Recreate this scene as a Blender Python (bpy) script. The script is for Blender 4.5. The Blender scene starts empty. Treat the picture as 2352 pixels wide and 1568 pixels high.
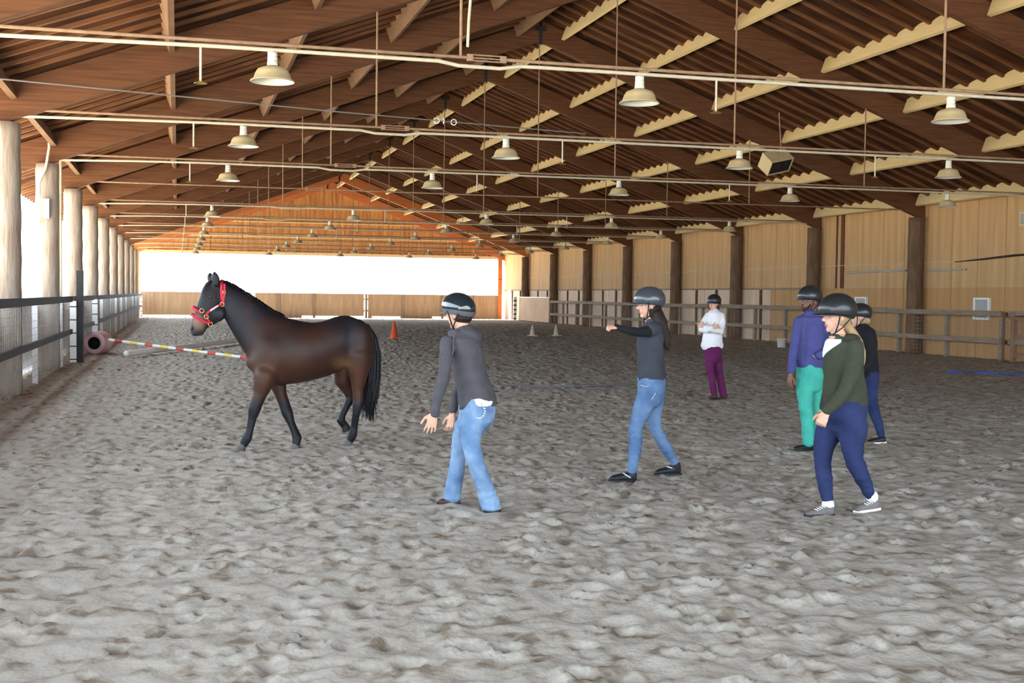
import bpy, bmesh, math, random
import numpy as np
from mathutils import Vector, Matrix, noise
from math import sin, cos, pi, radians, sqrt

random.seed(7); rng = np.random.default_rng(11)
sc = bpy.context.scene
C = sc.collection

# ------------------------------------------------------------------ camera
FPX, YAW, PIT, ROL = 2730.52, .27405, .03815, .01163
CAM = Vector((0, 0, 1.65))
FW = Vector((sin(YAW)*cos(PIT), cos(YAW)*cos(PIT), -sin(PIT)))
RT = Vector((cos(YAW), -sin(YAW), 0)); UP = RT.cross(FW)
R2 = RT*cos(ROL) + UP*sin(ROL); U2 = -RT*sin(ROL) + UP*cos(ROL)
cam = bpy.data.objects.new('camera', bpy.data.cameras.new('camera')); C.objects.link(cam)
cam.matrix_world = Matrix(((R2.x, U2.x, -FW.x, CAM.x), (R2.y, U2.y, -FW.y, CAM.y), (R2.z, U2.z, -FW.z, CAM.z), (0, 0, 0, 1)))
cam.data.sensor_width = 36; cam.data.lens = FPX/2352*36; cam.data.clip_end = 600
sc.camera = cam

# ------------------------------------------------------------------ daylight, exposure
w = bpy.data.worlds.new('daylight'); sc.world = w; w.use_nodes = True
bg = w.node_tree.nodes['Background']
bg.inputs['Color'].default_value = (0.74, 0.88, 1.0, 1); bg.inputs['Strength'].default_value = 1.25
sun = bpy.data.objects.new('sun', bpy.data.lights.new('sun', 'SUN')); C.objects.link(sun)
sun.data.energy = 7.0; sun.data.color = (1, .93, .82); sun.data.angle = radians(.6)
sun.location = (-30, 90, 60)
sun.rotation_euler = Vector((.33, -.85, -1.0)).to_track_quat('-Z', 'Y').to_euler()
vs = sc.view_settings
sc.display_settings.display_device = 'sRGB'
vs.view_transform = 'Standard'; vs.look = 'None'; vs.gamma = 1; vs.use_curve_mapping = False
vs.exposure = 2.95

# ------------------------------------------------------------------ building dimensions (metres)
S, Y0 = 6.232, 32.585
XL, XR, XC = -2.584, 22.342, 9.875
ZU, SL = 8.87, .37                       # underside of rafters at the ridge, roof slope
WX = XR+.2
DEEP = .60                               # rafter depth up to the deck
PER = S/10                               # corrugation pitch
AMP = .135
FY = lambda i: Y0 + i*S
under = lambda x: ZU - SL*abs(x-XC)
FRAMES = list(range(-4, 9))
YG = FY(8)                               # far gable
ORD = ['', 'first', 'second', 'third', 'fourth', 'fifth', 'sixth', 'seventh', 'eighth', 'ninth', 'tenth', 'eleventh', 'twelfth', 'thirteenth', 'fourteenth']

def ray(u, v): return FW + R2*((u-1176)/FPX) + U2*((784-v)/FPX)
def atZ(u, v, z=0):
    d = ray(u, v); return CAM + d*((z-1.65)/d.z)
def atY(u, v, y):
    d = ray(u, v); return CAM + d*(y/d.y)
def atX(u, v, x):
    d = ray(u, v); return CAM + d*(x/d.x)

# ------------------------------------------------------------------ materials
def mat(name, col, rough=.8, var=.0, scale=8, stretch=(1, 1, 1), col2=None, bump=0, bscale=None, metal=0, spec=.3, coords='Object', vcol=None, coat=0, detail=4):
    m = bpy.data.materials.new(name); m.use_nodes = True
    nt = m.node_tree; N = nt.nodes; L = nt.links; b = N['Principled BSDF']
    b.inputs['Roughness'].default_value = rough; b.inputs['Metallic'].default_value = metal
    b.inputs['Specular IOR Level'].default_value = spec; b.inputs['Coat Weight'].default_value = coat
    c4 = (*col, 1); b.inputs['Base Color'].default_value = c4
    tc = N.new('ShaderNodeTexCoord'); mp = N.new('ShaderNodeMapping'); mp.inputs['Scale'].default_value = stretch
    L.new(tc.outputs[coords], mp.inputs[0])
    if var or col2 or vcol:
        nz = N.new('ShaderNodeTexNoise'); nz.inputs['Scale'].default_value = scale; nz.inputs['Detail'].default_value = detail
        L.new(mp.outputs[0], nz.inputs['Vector'])
        rp = N.new('ShaderNodeValToRGB'); rp.color_ramp.elements[0].position = .32; rp.color_ramp.elements[1].position = .68
        lo = col2 if col2 else tuple(x*(1-var) for x in col)
        hi = col if col2 else tuple(min(1, x*(1+var)) for x in col)
        if vcol: lo, hi = (1-var,)*3, (1+var,)*3
        rp.color_ramp.elements[0].color = (*lo, 1); rp.color_ramp.elements[1].color = (*hi, 1)
        L.new(nz.outputs['Fac'], rp.inputs[0])
        if vcol:
            at = N.new('ShaderNodeAttribute'); at.attribute_name = vcol
            mx = N.new('ShaderNodeMix'); mx.data_type = 'RGBA'; mx.blend_type = 'MULTIPLY'; mx.inputs['Factor'].default_value = 1
            L.new(at.outputs['Color'], mx.inputs['A']); L.new(rp.outputs[0], mx.inputs['B']); L.new(mx.outputs['Result'], b.inputs['Base Color'])
        else:
            L.new(rp.outputs[0], b.inputs['Base Color'])
    if bump:
        n2 = N.new('ShaderNodeTexNoise'); n2.inputs['Scale'].default_value = bscale or scale*3; n2.inputs['Detail'].default_value = 5
        L.new(mp.outputs[0], n2.inputs['Vector'])
        bp = N.new('ShaderNodeBump'); bp.inputs['Strength'].default_value = bump; bp.inputs['Distance'].default_value = .02
        L.new(n2.outputs['Fac'], bp.inputs['Height']); L.new(bp.outputs[0], b.inputs['Normal'])
    return m

M = {}
M['sand'] = mat('sand', (.42, .385, .335), .95, scale=6, col2=(.205, .165, .125), bump=.35, bscale=34, spec=.1, detail=3)
for nd in M['sand'].node_tree.nodes:
    if nd.type == 'VALTORGB':
        nd.color_ramp.elements[0].position = .34; nd.color_ramp.elements[1].position = .50; e3 = nd.color_ramp.elements.new(.40); e3.color = (.325, .285, .235, 1)
M['ground'] = mat('ground', (.60, .54, .42), .95, var=.2, scale=.4)
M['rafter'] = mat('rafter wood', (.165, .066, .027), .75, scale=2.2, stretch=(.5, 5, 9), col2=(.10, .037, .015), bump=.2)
M['rafterlit'] = mat('rafter wood with painted bounce light', (.66, .22, .07), .75, scale=2.2, stretch=(.5, 5, 9), col2=(.52, .16, .05), bump=.2)  # brighter copy of the rafter wood, sunlight bounce at the gable painted into it
M['deck'] = mat('brown deck', (.105, .036, .014), .8, scale=2.4, stretch=(.12, 2.0, 1), col2=(.026, .009, .004), bump=.3)
M['rib'] = mat('rib wood', (.24, .105, .045), .8, scale=3, stretch=(.3, 3, 1), col2=(.12, .048, .020))
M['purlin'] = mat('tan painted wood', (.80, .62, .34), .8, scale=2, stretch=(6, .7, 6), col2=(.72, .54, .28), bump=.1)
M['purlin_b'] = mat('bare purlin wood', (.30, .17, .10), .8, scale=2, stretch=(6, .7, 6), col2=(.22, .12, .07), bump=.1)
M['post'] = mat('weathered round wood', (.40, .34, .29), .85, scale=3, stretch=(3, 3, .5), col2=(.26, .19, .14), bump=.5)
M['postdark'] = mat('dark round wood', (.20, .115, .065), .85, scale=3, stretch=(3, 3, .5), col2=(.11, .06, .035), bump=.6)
M['steel'] = mat('dark steel', (.03, .025, .025), .6, metal=.2)
M['rod'] = mat('dusty rod', (.34, .21, .13), .7, var=.2)
M['pipe'] = mat('cream painted pipe', (.62, .54, .40), .55, var=.08)
M['shade'] = mat('cream enamel', (.56, .43, .24), .5, var=.06)
M['white'] = mat('white enamel', (.85, .84, .78), .35)
M['porcelain'] = mat('porcelain', (.75, .72, .62), .4)
M['brass'] = mat('brass', (.6, .42, .15), .35, metal=.8)
M['rail'] = mat('weathered fence rail', (.32, .24, .175), .85, scale=4, stretch=(5, .6, 5), col2=(.23, .165, .115), bump=.3)
M['darkrail'] = mat('black fence rail', (.03, .026, .028), .7, var=.2, bump=.2)
M['board'] = mat('whitewashed boards', (.92, .90, .91), .85, scale=2, stretch=(1, 4, .5), col2=(.80, .77, .78), bump=.3)
M['wire'] = mat('galvanised wire', (.35, .33, .31), .5, metal=.4)
M['gable'] = mat('plank wall with painted orange glow', (.72, .36, .12), .8, scale=1.6, stretch=(3.2, 1, .35), col2=(.46, .18, .055), bump=.2)  # orange holds the glow of bounced sunlight, put into the plank colour
M['farplank'] = mat('weathered plank fence', (.46, .32, .20), .85, scale=1.6, stretch=(3, 1, .4), col2=(.36, .24, .145), bump=.2)
M['ply'] = mat('plywood', (.64, .40, .19), .8, scale=1.2, stretch=(1, 4, .25), col2=(.52, .30, .13), bump=.1)
M['ply2'] = mat('darker plywood', (.56, .315, .13), .8, scale=1.2, stretch=(1, 4, .25), col2=(.48, .26, .10), bump=.1)
M['palepanel'] = mat('pale panel', (.78, .57, .40), .8, scale=1.2, stretch=(1, 2, .6), col2=(.66, .46, .31), bump=.1)
M['tanpanel'] = mat('tan plywood sheet', (.66, .46, .30), .8, scale=1.2, col2=(.58, .38, .23))
M['redcone'] = mat('orange cone plastic', (.80, .12, .04), .5)
M['whitecone'] = mat('dull white plastic', (.62, .56, .42), .6)
M['black'] = mat('black plastic', (.012, .012, .013), .5)
M['pink'] = mat('faded pink plastic', (.62, .30, .31), .5, scale=5, col2=(.52, .40, .42))
M['pred'] = mat('red paint', (.62, .08, .07), .5); M['pyel'] = mat('yellow paint', (.80, .62, .12), .5); M['pwhite'] = mat('white paint', (.80, .78, .75), .5)
M['blue'] = mat('blue vinyl', (.05, .09, .30), .6)
M['rope'] = mat('grey rope', (.16, .16, .19), .8)
M['greybox'] = mat('grey box', (.40, .40, .38), .6)

# ------------------------------------------------------------------ object helpers
def setp(o, label=None, cat=None, group=None, kind=None):
    if label: o['label'] = label
    if cat: o['category'] = cat
    if group: o['group'] = group
    if kind: o['kind'] = kind
    return o

def empty(name, loc, label, cat, group=None, rotz=0):
    o = bpy.data.objects.new(name, None); C.objects.link(o); o.location = loc; o.rotation_euler = (0, 0, rotz)
    o.empty_display_size = .2
    return setp(o, label, cat, group)

def link(name, me, m, parent=None, smooth=False, label=None):
    o = bpy.data.objects.new(name, me); C.objects.link(o)
    if m is not None:
        me.materials.clear()
        for x in (m if isinstance(m, (list, tuple)) else [m]): me.materials.append(x)
    if parent: o.parent = parent
    if smooth: me.polygons.foreach_set('use_smooth', [True]*len(me.polygons))
    if label: o['label'] = label
    return o

class G:
    """collects closed shapes, then makes one mesh"""
    def __init__(s): s.v = []; s.f = []; s.mi = []
    def add(s, vs, fs, mi=0):
        b = len(s.v); s.v += [tuple(x) for x in vs]; s.f += [tuple(b+i for i in f) for f in fs]; s.mi += [mi]*len(fs); return s
    def box(s, x0, x1, y0, y1, z0, z1, mi=0):
        v = [(x, y, z) for x in (x0, x1) for y in (y0, y1) for z in (z0, z1)]
        return s.add(v, [(0, 1, 3, 2), (4, 6, 7, 5), (0, 4, 5, 1), (2, 3, 7, 6), (0, 2, 6, 4), (1, 5, 7, 3)], mi)
    def obox(s, c, a, b, d, mi=0):
        c = Vector(c); a = Vector(a); b = Vector(b); d = Vector(d)
        v = [c+a*i+b*j+d*k for i in (-1, 1) for j in (-1, 1) for k in (-1, 1)]
        return s.add(v, [(0, 1, 3, 2), (4, 6, 7, 5), (0, 4, 5, 1), (2, 3, 7, 6), (0, 2, 6, 4), (1, 5, 7, 3)], mi)
    def loft(s, rings, n=16, mi=0, caps=True):
        """rings: (centre, a vector, b vector); caps rounded off"""
        R = [(Vector(c), Vector(a), Vector(b)) for c, a, b in rings]
        if caps:
            c0, a0, b0 = R[0]; c1 = R[1][0]; d = (c0-c1); 
            L = min(a0.length, b0.length)*.75; d = d.normalized()*L if d.length > 1e-6 else Vector((0, 0, 0))
            e0, e1, e2 = R[-1]; g = (e0-R[-2][0]); Lg = min(e1.length, e2.length)*.75; g = g.normalized()*Lg if g.length > 1e-6 else Vector((0, 0, 0))
            pre = [(c0+d*sin(t), a0*cos(t), b0*cos(t)) for t in (1.35, .95, .5)]
            post = [(e0+g*sin(t), e1*cos(t), e2*cos(t)) for t in (.5, .95, 1.35)]
            R = pre+R+post
        v = []
        for c, a, b in R:
            for k in range(n):
                t = 2*pi*k/n; v.append(c+a*cos(t)+b*sin(t))
        f = []
        for i in range(len(R)-1):
            for k in range(n):
                k2 = (k+1) % n; f.append((i*n+k, i*n+k2, (i+1)*n+k2, (i+1)*n+k))
        f.append(tuple(range(n-1, -1, -1))); f.append(tuple((len(R)-1)*n+k for k in range(n)))
        return s.add(v, f, mi)
    def tube(s, pts, rad, n=10, mi=0, caps=True, flat=None):
        pts = [Vector(p) for p in pts]
        if not isinstance(rad, (list, tuple)): rad = [rad]*len(pts)
        rings = []; ref = None
        for i, p in enumerate(pts):
            t = (pts[min(i+1, len(pts)-1)]-pts[max(i-1, 0)]).normalized()
            if ref is None:
                ref = t.cross(Vector((0, 0, 1)) if abs(t.z) < .9 else Vector((0, 1, 0))).normalized()
            ref = (ref - t*ref.dot(t)).normalized()
            b = t.cross(ref)
            rings.append((p, ref*rad[i], b*rad[i]))
        return s.loft(rings, n, mi, caps)
    def ell(s, c, a, b, d, n=12, mi=0):
        c = Vector(c); a = Vector(a); b = Vector(b); d = Vector(d)
        rings = []
        for j in range(1, n):
            t = -pi/2+pi*j/n; rings.append((c+d*sin(t), a*cos(t), b*cos(t)))
        return s.loft(rings, 16, mi, caps=False)
    def lathe(s, prof, o=(0, 0, 0), n=20, axis=None, mi=0, closed=True):
        """prof: (r, z) list round z (or an axis frame)"""
        o = Vector(o); ax = axis or (Vector((1, 0, 0)), Vector((0, 1, 0)), Vector((0, 0, 1)))
        v = []; f = []
        for r, z in prof:
            for k in range(n):
                t = 2*pi*k/n; v.append(o+ax[0]*(r*cos(t))+ax[1]*(r*sin(t))+ax[2]*z)
        for i in range(len(prof)-1):
            for k in range(n):
                k2 = (k+1) % n; f.append((i*n+k, i*n+k2, (i+1)*n+k2, (i+1)*n+k))
        if closed and prof[0][0] > 1e-5: f.append(tuple(range(n-1, -1, -1)))
        if closed and prof[-1][0] > 1e-5: f.append(tuple((len(prof)-1)*n+k for k in range(n)))
        return s.add(v, f, mi)
    def mesh(s, name='m'):
        me = bpy.data.meshes.new(name); me.from_pydata(s.v, [], s.f); me.polygons.foreach_set('material_index', s.mi); me.update()
        return me
    def build(s, name, m, parent=None, smooth=False, label=None, origin=None):
        if origin is not None:
            o = Vector(origin); s.v = [tuple(Vector(p)-o) for p in s.v]
        me = s.mesh(name); ms = m if isinstance(m, (list, tuple)) else [m]
        mi = list(s.mi)
        ob = link(name, me, ms, parent, smooth, label)
        me.polygons.foreach_set('material_index', mi)
        if origin is not None: ob.location = origin
        return ob

def remesh(g, voxel, smooth=4, fold=0, fscale=9, seed=0, origin=(0, 0, 0), stretch=(1, 1, 1)):
    me = g.mesh('t'); o = bpy.data.objects.new('t', me); C.objects.link(o)
    r = o.modifiers.new('r', 'REMESH'); r.mode = 'VOXEL'; r.voxel_size = voxel; r.adaptivity = 0
    if smooth:
        q = o.modifiers.new('s', 'SMOOTH'); q.iterations = smooth; q.factor = .5
    dg = bpy.context.evaluated_depsgraph_get(); ev = o.evaluated_get(dg)
    out = bpy.data.meshes.new_from_object(ev, depsgraph=dg)
    bpy.data.objects.remove(o); bpy.data.meshes.remove(me)
    n = len(out.vertices); co = np.empty(n*3); out.vertices.foreach_get('co', co); co = co.reshape(-1, 3)
    if fold:
        no = np.empty(n*3); out.vertices.foreach_get('normal', no); no = no.reshape(-1, 3)
        off = seed*7.3
        h = np.array([abs(noise.noise(Vector((p[0]*fscale*stretch[0]+off, p[1]*fscale*stretch[1], p[2]*fscale*stretch[2])))) + .4*noise.noise(Vector((p[0]*fscale*2.3, p[1]*fscale*2.3+off, p[2]*fscale*2))) for p in co])
        co = co + no*(fold*np.clip(h-.12, -.1, .5))[:, None]
    co = co-np.array(origin)
    out.vertices.foreach_set('co', co.ravel()); out.update()
    out.polygons.foreach_set('use_smooth', [True]*len(out.polygons))
    return out

def copy_tree(o, loc=None, parent=None):
    c = o.copy(); C.objects.link(c)
    if parent: c.parent = parent
    if loc is not None: c.location = loc
    for ch in [x for x in bpy.data.objects if x.parent == o]:
        copy_tree(ch, None, c)
    return c

# ================================================================== floor
def build_floor():
    x0, x1, ya, yb = XL-.2, XR+.3, -8, YG+.6
    gs = .027
    nx = int((x1-x0)/gs)+2; ny = int((yb-ya)/gs)+2
    H = rng.standard_normal((ny, nx)).astype(np.float32)
    fx = np.fft.rfftfreq(nx, gs); fy = np.fft.fftfreq(ny, gs); F = np.sqrt(fx[None, :]**2+(fy[:, None]*1.15)**2)
    Fh = np.fft.rfft2(H)
    def band(f0, w): 
        a = np.fft.irfft2(Fh*np.exp(-((np.log(F+1e-6)-np.log(f0))/w)**2), s=(ny, nx)); return a/a.std()
    A = band(1.7, .5)*.0065 + band(5.0, .45)*.0042 + band(11., .4)*.0024 + band(.35, .5)*.006
    # hoof prints
    cr = np.zeros((ny, nx), np.float32); n = 62000
    cx = rng.uniform(0, nx, n); cy = rng.uniform(0, ny, n); rr = rng.uniform(.024, .075, n)/gs; dp = rng.uniform(.008, .06, n)*(rr*gs/.06)
    for i in range(n):
        R = int(rr[i]*2.2)+1; ix, iy = int(cx[i]), int(cy[i])
        if ix-R < 0 or iy-R < 0 or ix+R >= nx or iy+R >= ny: continue
        yy, xx = np.mgrid[iy-R:iy+R+1, ix-R:ix+R+1]
        d = np.sqrt((xx-cx[i])**2+(yy-cy[i])**2)/rr[i]
        cr[iy-R:iy+R+1, ix-R:ix+R+1] += (-dp[i]*np.exp(-(d/.8)**4) + dp[i]*.38*np.exp(-((d-1.35)/.35)**2)).astype(np.float32)
    A = A+np.clip(cr, -.06, .03)
    A = A-A.mean()
    xs = np.concatenate([np.arange(x0, 7, .031), np.arange(7, 13, .05), np.arange(13, x1+.08, .09)])
    ys = [ya]; 
    while ys[-1] < yb: ys.append(ys[-1]+(.25 if ys[-1] < 3.5 else max(.03, .0038*ys[-1])))
    ys = np.array(ys)
    X, Yg = np.meshgrid(xs, ys)
    ix = np.clip((X-x0)/gs, 0, nx-2); iy = np.clip((Yg-ya)/gs, 0, ny-2)
    i0 = ix.astype(int); j0 = iy.astype(int); fx_ = ix-i0; fy_ = iy-j0
    Z = A[j0, i0]*(1-fx_)*(1-fy_)+A[j0, i0+1]*fx_*(1-fy_)+A[j0+1, i0]*(1-fx_)*fy_+A[j0+1, i0+1]*fx_*fy_
    v = np.stack([X, Yg, Z], -1).reshape(-1, 3); nr, nc = X.shape
    idx = np.arange(nr*nc).reshape(nr, nc)
    q = np.stack([idx[:-1, :-1], idx[:-1, 1:], idx[1:, 1:], idx[1:, :-1]], -1).reshape(-1, 4)
    me = bpy.data.meshes.new('floor'); me.vertices.add(len(v)); me.vertices.foreach_set('co', v.ravel())
    me.loops.add(q.size); me.loops.foreach_set('vertex_index', q.ravel()); me.polygons.add(len(q))
    me.polygons.foreach_set('loop_start', np.arange(0, q.size, 4)); me.polygons.foreach_set('loop_total', np.full(len(q), 4))
    me.update(calc_edges=True); me.validate()
    o = link('floor', me, M['sand'], smooth=True); setp(o, kind='structure')
build_floor()
g = G(); g.box(-80, XL-.25, -30, 160, -.12, -.05); g.box(XL-.25, 60, YG+.6, 160, -.12, -.05); g.box(XR+.35, 60, -30, YG+.6, -.12, -.05); g.box(XL-.25, XR+.35, -30, -8, -.12, -.05)
setp(g.build('floor_outside', M['ground']), kind='structure')

# ================================================================== roof
def wave(y): return AMP*abs(sin(pi*(y-Y0)/PER))**.5
def deck(side):
    xe = -4.19 if side < 0 else 24.0
    ysamp = []
    y = FY(-4)-25*PER; 
    while y < YG+.9: ysamp.append(y); y += PER/14
    T = .035; v = []
    for yy in ysamp:
        zz = DEEP+wave(yy)
        v += [(XC, yy, ZU+zz), (xe, yy, under(xe)+zz), (XC, yy, ZU+zz+T), (xe, yy, under(xe)+zz+T)]
    f = []
    for i in range(len(ysamp)-1):
        a = 4*i; b = a+4
        f += [(a, b, b+1, a+1), (a+2, a+3, b+3, b+2), (a+1, b+1, b+3, a+3), (a, a+2, b+2, b)]
    f += [(0, 1, 3, 2), (4*len(ysamp)-4, 4*len(ysamp)-2, 4*len(ysamp)-1, 4*len(ysamp)-3)]
    g = G(); g.add(v, f); return g
def deck_ribs(g, side):
    xe = -4.15 if side < 0 else 23.9; k = int(round((YG-FY(-4))/PER))
    for j in range(-24, k+1):
        y = FY(-4)+j*PER
        if abs((y-Y0)/S-round((y-Y0)/S)) < .02: continue
        a = Vector((XC, y, ZU+DEEP)); b = Vector((xe, y, under(xe)+DEEP)); d = (b-a)
        g.obox((a+b)/2+Vector((0, 0, .02)), d/2, (0, .042, 0), (0, 0, .03), 1)
    return g
for sd0 in (-1, 1): setp(deck_ribs(deck(sd0), sd0).build('ceiling', [M['deck'], M['rib']]), kind='structure')

# rafter frames
def rafter_mesh(side, m):
    xe = -3.25 if side < 0 else XR+.45
    x_in = XC+side*.03
    g = G(); W = .085
    pr = [(x_in, under(x_in)), (xe, under(xe)), (xe, under(xe)+DEEP-.01), (x_in, under(x_in)+DEEP-.01)]
    v = [(x-XC, -W, z) for x, z in pr]+[(x-XC, W, z) for x, z in pr]
    g.add(v, [(0, 1, 2, 3), (7, 6, 5, 4), (0, 4, 5, 1), (1, 5, 6, 2), (2, 6, 7, 3), (3, 7, 4, 0)])
    return g
rl = {}; 
for nm, mm in (('a', M['rafter']), ('b', M['rafterlit'])):
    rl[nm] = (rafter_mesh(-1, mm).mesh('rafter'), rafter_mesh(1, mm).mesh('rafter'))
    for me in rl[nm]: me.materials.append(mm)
gb = G(); gb.box(-.16, .16, -.10, .10, ZU+.28, ZU+.42); gb.box(-.05, .05, -.10, .10, ZU-.08, ZU+.30)
bm_ = gb.mesh('bracket'); bm_.materials.append(M['steel'])
for i in FRAMES:
    n = 8-i
    desc = ('brown rafter pair with painted orange glow standing against the far gable wall' if n == 0 else
            'brown rafter pair with painted orange glow one bay in front of the gable wall' if n == 1 else
            'deep brown wooden rafter pair with dark ridge bracket, %s from the gable wall' % ORD[n+1])
    e = empty('rafter_frame', (XC, FY(i), 0), desc, 'rafter', 'rafter frames carrying the roof')
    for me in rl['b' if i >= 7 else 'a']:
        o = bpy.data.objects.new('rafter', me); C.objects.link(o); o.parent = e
    o = bpy.data.objects.new('ridge_bracket', bm_); C.objects.link(o); o.parent = e; o['label'] = 'dark steel ridge bracket'

# purlins
def purlin_mesh(x):
    th = math.atan(SL)*(1 if x < XC else -1)       # slope direction
    nrm = Vector((-sin(th), 0, cos(th)))            # outward roof normal
    tx = Vector((cos(th), 0, sin(th)))
    h = .27; W = .045; base = Vector((0, 0, 0))      # base = deck cusp line point
    ys = [.09+(S-.18)*k/160 for k in range(161)]; v = []
    for y in ys:
        wv = max(0, wave(Y0+y)*cos(th)-.004)
        for a in (-W, W):
            v.append(base+tx*a-nrm*h+Vector((0, y, 0))); v.append(base+tx*a+nrm*wv+Vector((0, y, 0)))
    f = []
    for i in range(160):
        a = 4*i; b = a+4
        f += [(a, a+1, b+1, b), (a+2, b+2, b+3, a+3), (a, b, b+2, a+2), (a+1, a+3, b+3, b+1)]
    f += [(0, 2, 3, 1), (640, 641, 643, 642)]
    g = G(); g.add(v, f); return g.mesh('purlin')
rows_r = [10.62, 12.95, 15.30, 17.62, 19.96, 22.30]; rows_l = [9.13, 6.82, 4.47, 2.13, -.19, -2.55]
for side, rows in (('right', rows_r), ('left', rows_l)):
    for j, x in enumerate(rows):
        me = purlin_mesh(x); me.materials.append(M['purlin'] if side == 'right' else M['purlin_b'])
        rown = 'next to the ridge' if j == 0 else ('along the eave' if j == 5 else '%s row from ridge' % ORD[j+1])
        for i in range(-4, 8):
            n = 8-i
            o = bpy.data.objects.new('roof_purlin', me); C.objects.link(o); o.location = (x, FY(i), under(x)+DEEP)
            bay = 'bay at the gable wall' if n == 1 else '%s bay from the gable' % ORD[n]
            setp(o, ('tan' if side == 'right' else 'brown') + ' purlin on %s slope, %s, %s' % (side, rown, bay), 'purlin', 'purlins under the %s roof slope' % side)

# ================================================================== posts
def post_mesh(r, h, m):
    g = G(); n = 20; prof = []
    for k in range(25):
        z = h*k/24; prof.append((r*(1.03-.06*k/24)+.006*sin(k*1.7), z))
    g.lathe(prof, n=n); me = g.mesh('post'); me.materials.append(m)
    me.polygons.foreach_set('use_smooth', [len(p.vertices) == 4 for p in me.polygons]); return me
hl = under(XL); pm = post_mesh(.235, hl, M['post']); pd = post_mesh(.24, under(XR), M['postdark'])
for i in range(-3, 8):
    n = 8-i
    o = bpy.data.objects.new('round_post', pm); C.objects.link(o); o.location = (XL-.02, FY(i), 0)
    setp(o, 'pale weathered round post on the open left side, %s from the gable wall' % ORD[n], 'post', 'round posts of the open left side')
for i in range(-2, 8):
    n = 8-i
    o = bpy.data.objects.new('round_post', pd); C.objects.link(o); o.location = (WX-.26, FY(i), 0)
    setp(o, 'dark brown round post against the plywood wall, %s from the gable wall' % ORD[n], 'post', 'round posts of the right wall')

# ================================================================== right wall
def panelwall(x, y0_, y1_, z0, z1, m, pw, name, groove=.018):
    g = G(); y = y0_
    while y < y1_-.01:
        e = min(y+pw, y1_); g.box(x, x+.05, y+groove/2, e-groove/2, z0, z1); y = e
    g.box(x+.03, x+.09, y0_, y1_, z0, z1)
    return g.build(name, m)
ztop = under(WX)+DEEP-.02
w1 = panelwall(WX, FY(-6.5), YG+.1, 2.06, ztop, M['ply'], 1.22, 'wall_right'); setp(w1, kind='structure')
w2 = panelwall(WX, FY(-6.5), 42.5, -.1, 2.06, M['ply2'], 1.22, 'wall_right'); setp(w2, kind='structure')
w3 = panelwall(WX, 42.5, YG+.1, -.1, 2.06, M['palepanel'], 1.22, 'wall_right', .02); setp(w3, kind='structure')
# stiles and lip of the lower wall
g = G()
for y in np.arange(43.2, YG-.5, 2.05): g.box(WX-.06, WX-.003, y, y+.14, -.05, 2.02)
setp(g.build('trim_1', M['rafter']), kind='structure')
g = G(); g.box(WX-.05, WX-.003, 39.2, YG, 2.02, 2.09); setp(g.build('trim_2', M['rail']), kind='structure')
g = G(); g.box(WX-.04, WX-.003, 37.15, 37.35, 2.06, ztop); g.box(WX-.03, WX-.003, 37.6, 37.68, 2.06, ztop); setp(g.build('trim_3', M['rafter']), kind='structure')
# closing strip between wall top and deck is the eave purlin

def wallthing(name, label, cat, y0_, y1_, z0, z1, d=.08, m='white', inner='black'):
    cy = (y0_+y1_)/2
    e = empty(name, (WX-.003, cy, z0), label, cat)
    fr = G(); t = .05; a, b, h = y0_-cy, y1_-cy, z1-z0
    fr.box(-d, 0, a, a+t, 0, h); fr.box(-d, 0, b-t, b, 0, h); fr.box(-d, 0, a+t, b-t, 0, t); fr.box(-d, 0, a+t, b-t, h-t, h)
    fr.build('frame', M[m], e)
    q = G(); q.box(-d*.5, 0, a+t, b-t, t, h-t); q.build('panel', M[inner], e); return e
wallthing('wall_vent', 'white framed wall vent behind the right fence, right of the nearest dark post', 'vent', 29.25, 29.95, 1.12, 1.76, inner='greybox')
wallthing('wall_vent', 'white framed wall vent behind the right fence, left of the nearest dark post', 'vent', 35.6, 36.3, 1.2, 1.76, inner='greybox')
wallthing('wall_vent', 'grey square vent high on the plywood wall at the right edge', 'vent', 27.2, 28.05, 3.75, 4.14, m='pipe', inner='greybox')
g = G(); g.tube([(WX-.05, 33.0, 2.2+.0), (WX-.05, 36.9, 2.60)], .03); 
g = G(); g.tube([(WX-.05, 33.4, 2.62), (WX-.05, 36.9, 2.60)], .035)
setp(g.build('wall_conduit', M['greybox'], smooth=True), 'grey conduit fixed to the plywood wall left of the nearest dark post', 'conduit')
g = G(); g.tube([(WX-.05, 30.4, 2.60), (WX-.05, 32.2, 2.60)], .03)
setp(g.build('wall_conduit', M['greybox'], smooth=True), 'short grey conduit fixed to the plywood wall right of the nearest dark post', 'conduit')
g = G(); g.tube([(WX-.04, 31+ .0, 2.84)]+[(WX-.04, 31+k*3, 2.86-.02*(k % 2)) for k in range(1, 16)], .012, n=6)
setp(g.build('wall_cable', M['pipe'], smooth=True), 'long thin pale cable stretched along the plywood wall behind the dark posts', 'cable')
g = G(); g.tube([(WX-.05, 30.9, 2.83), (WX-.06, 29.6, 2.88), (WX-.06, 28.2, 2.95), (WX-.05, 26.6, 2.98)], [.012, .03, .035, .03], n=6)
setp(g.build('wall_cable', M['steel'], smooth=True), 'dark sagging cable bundle on the plywood wall at the right edge', 'cable')

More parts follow.
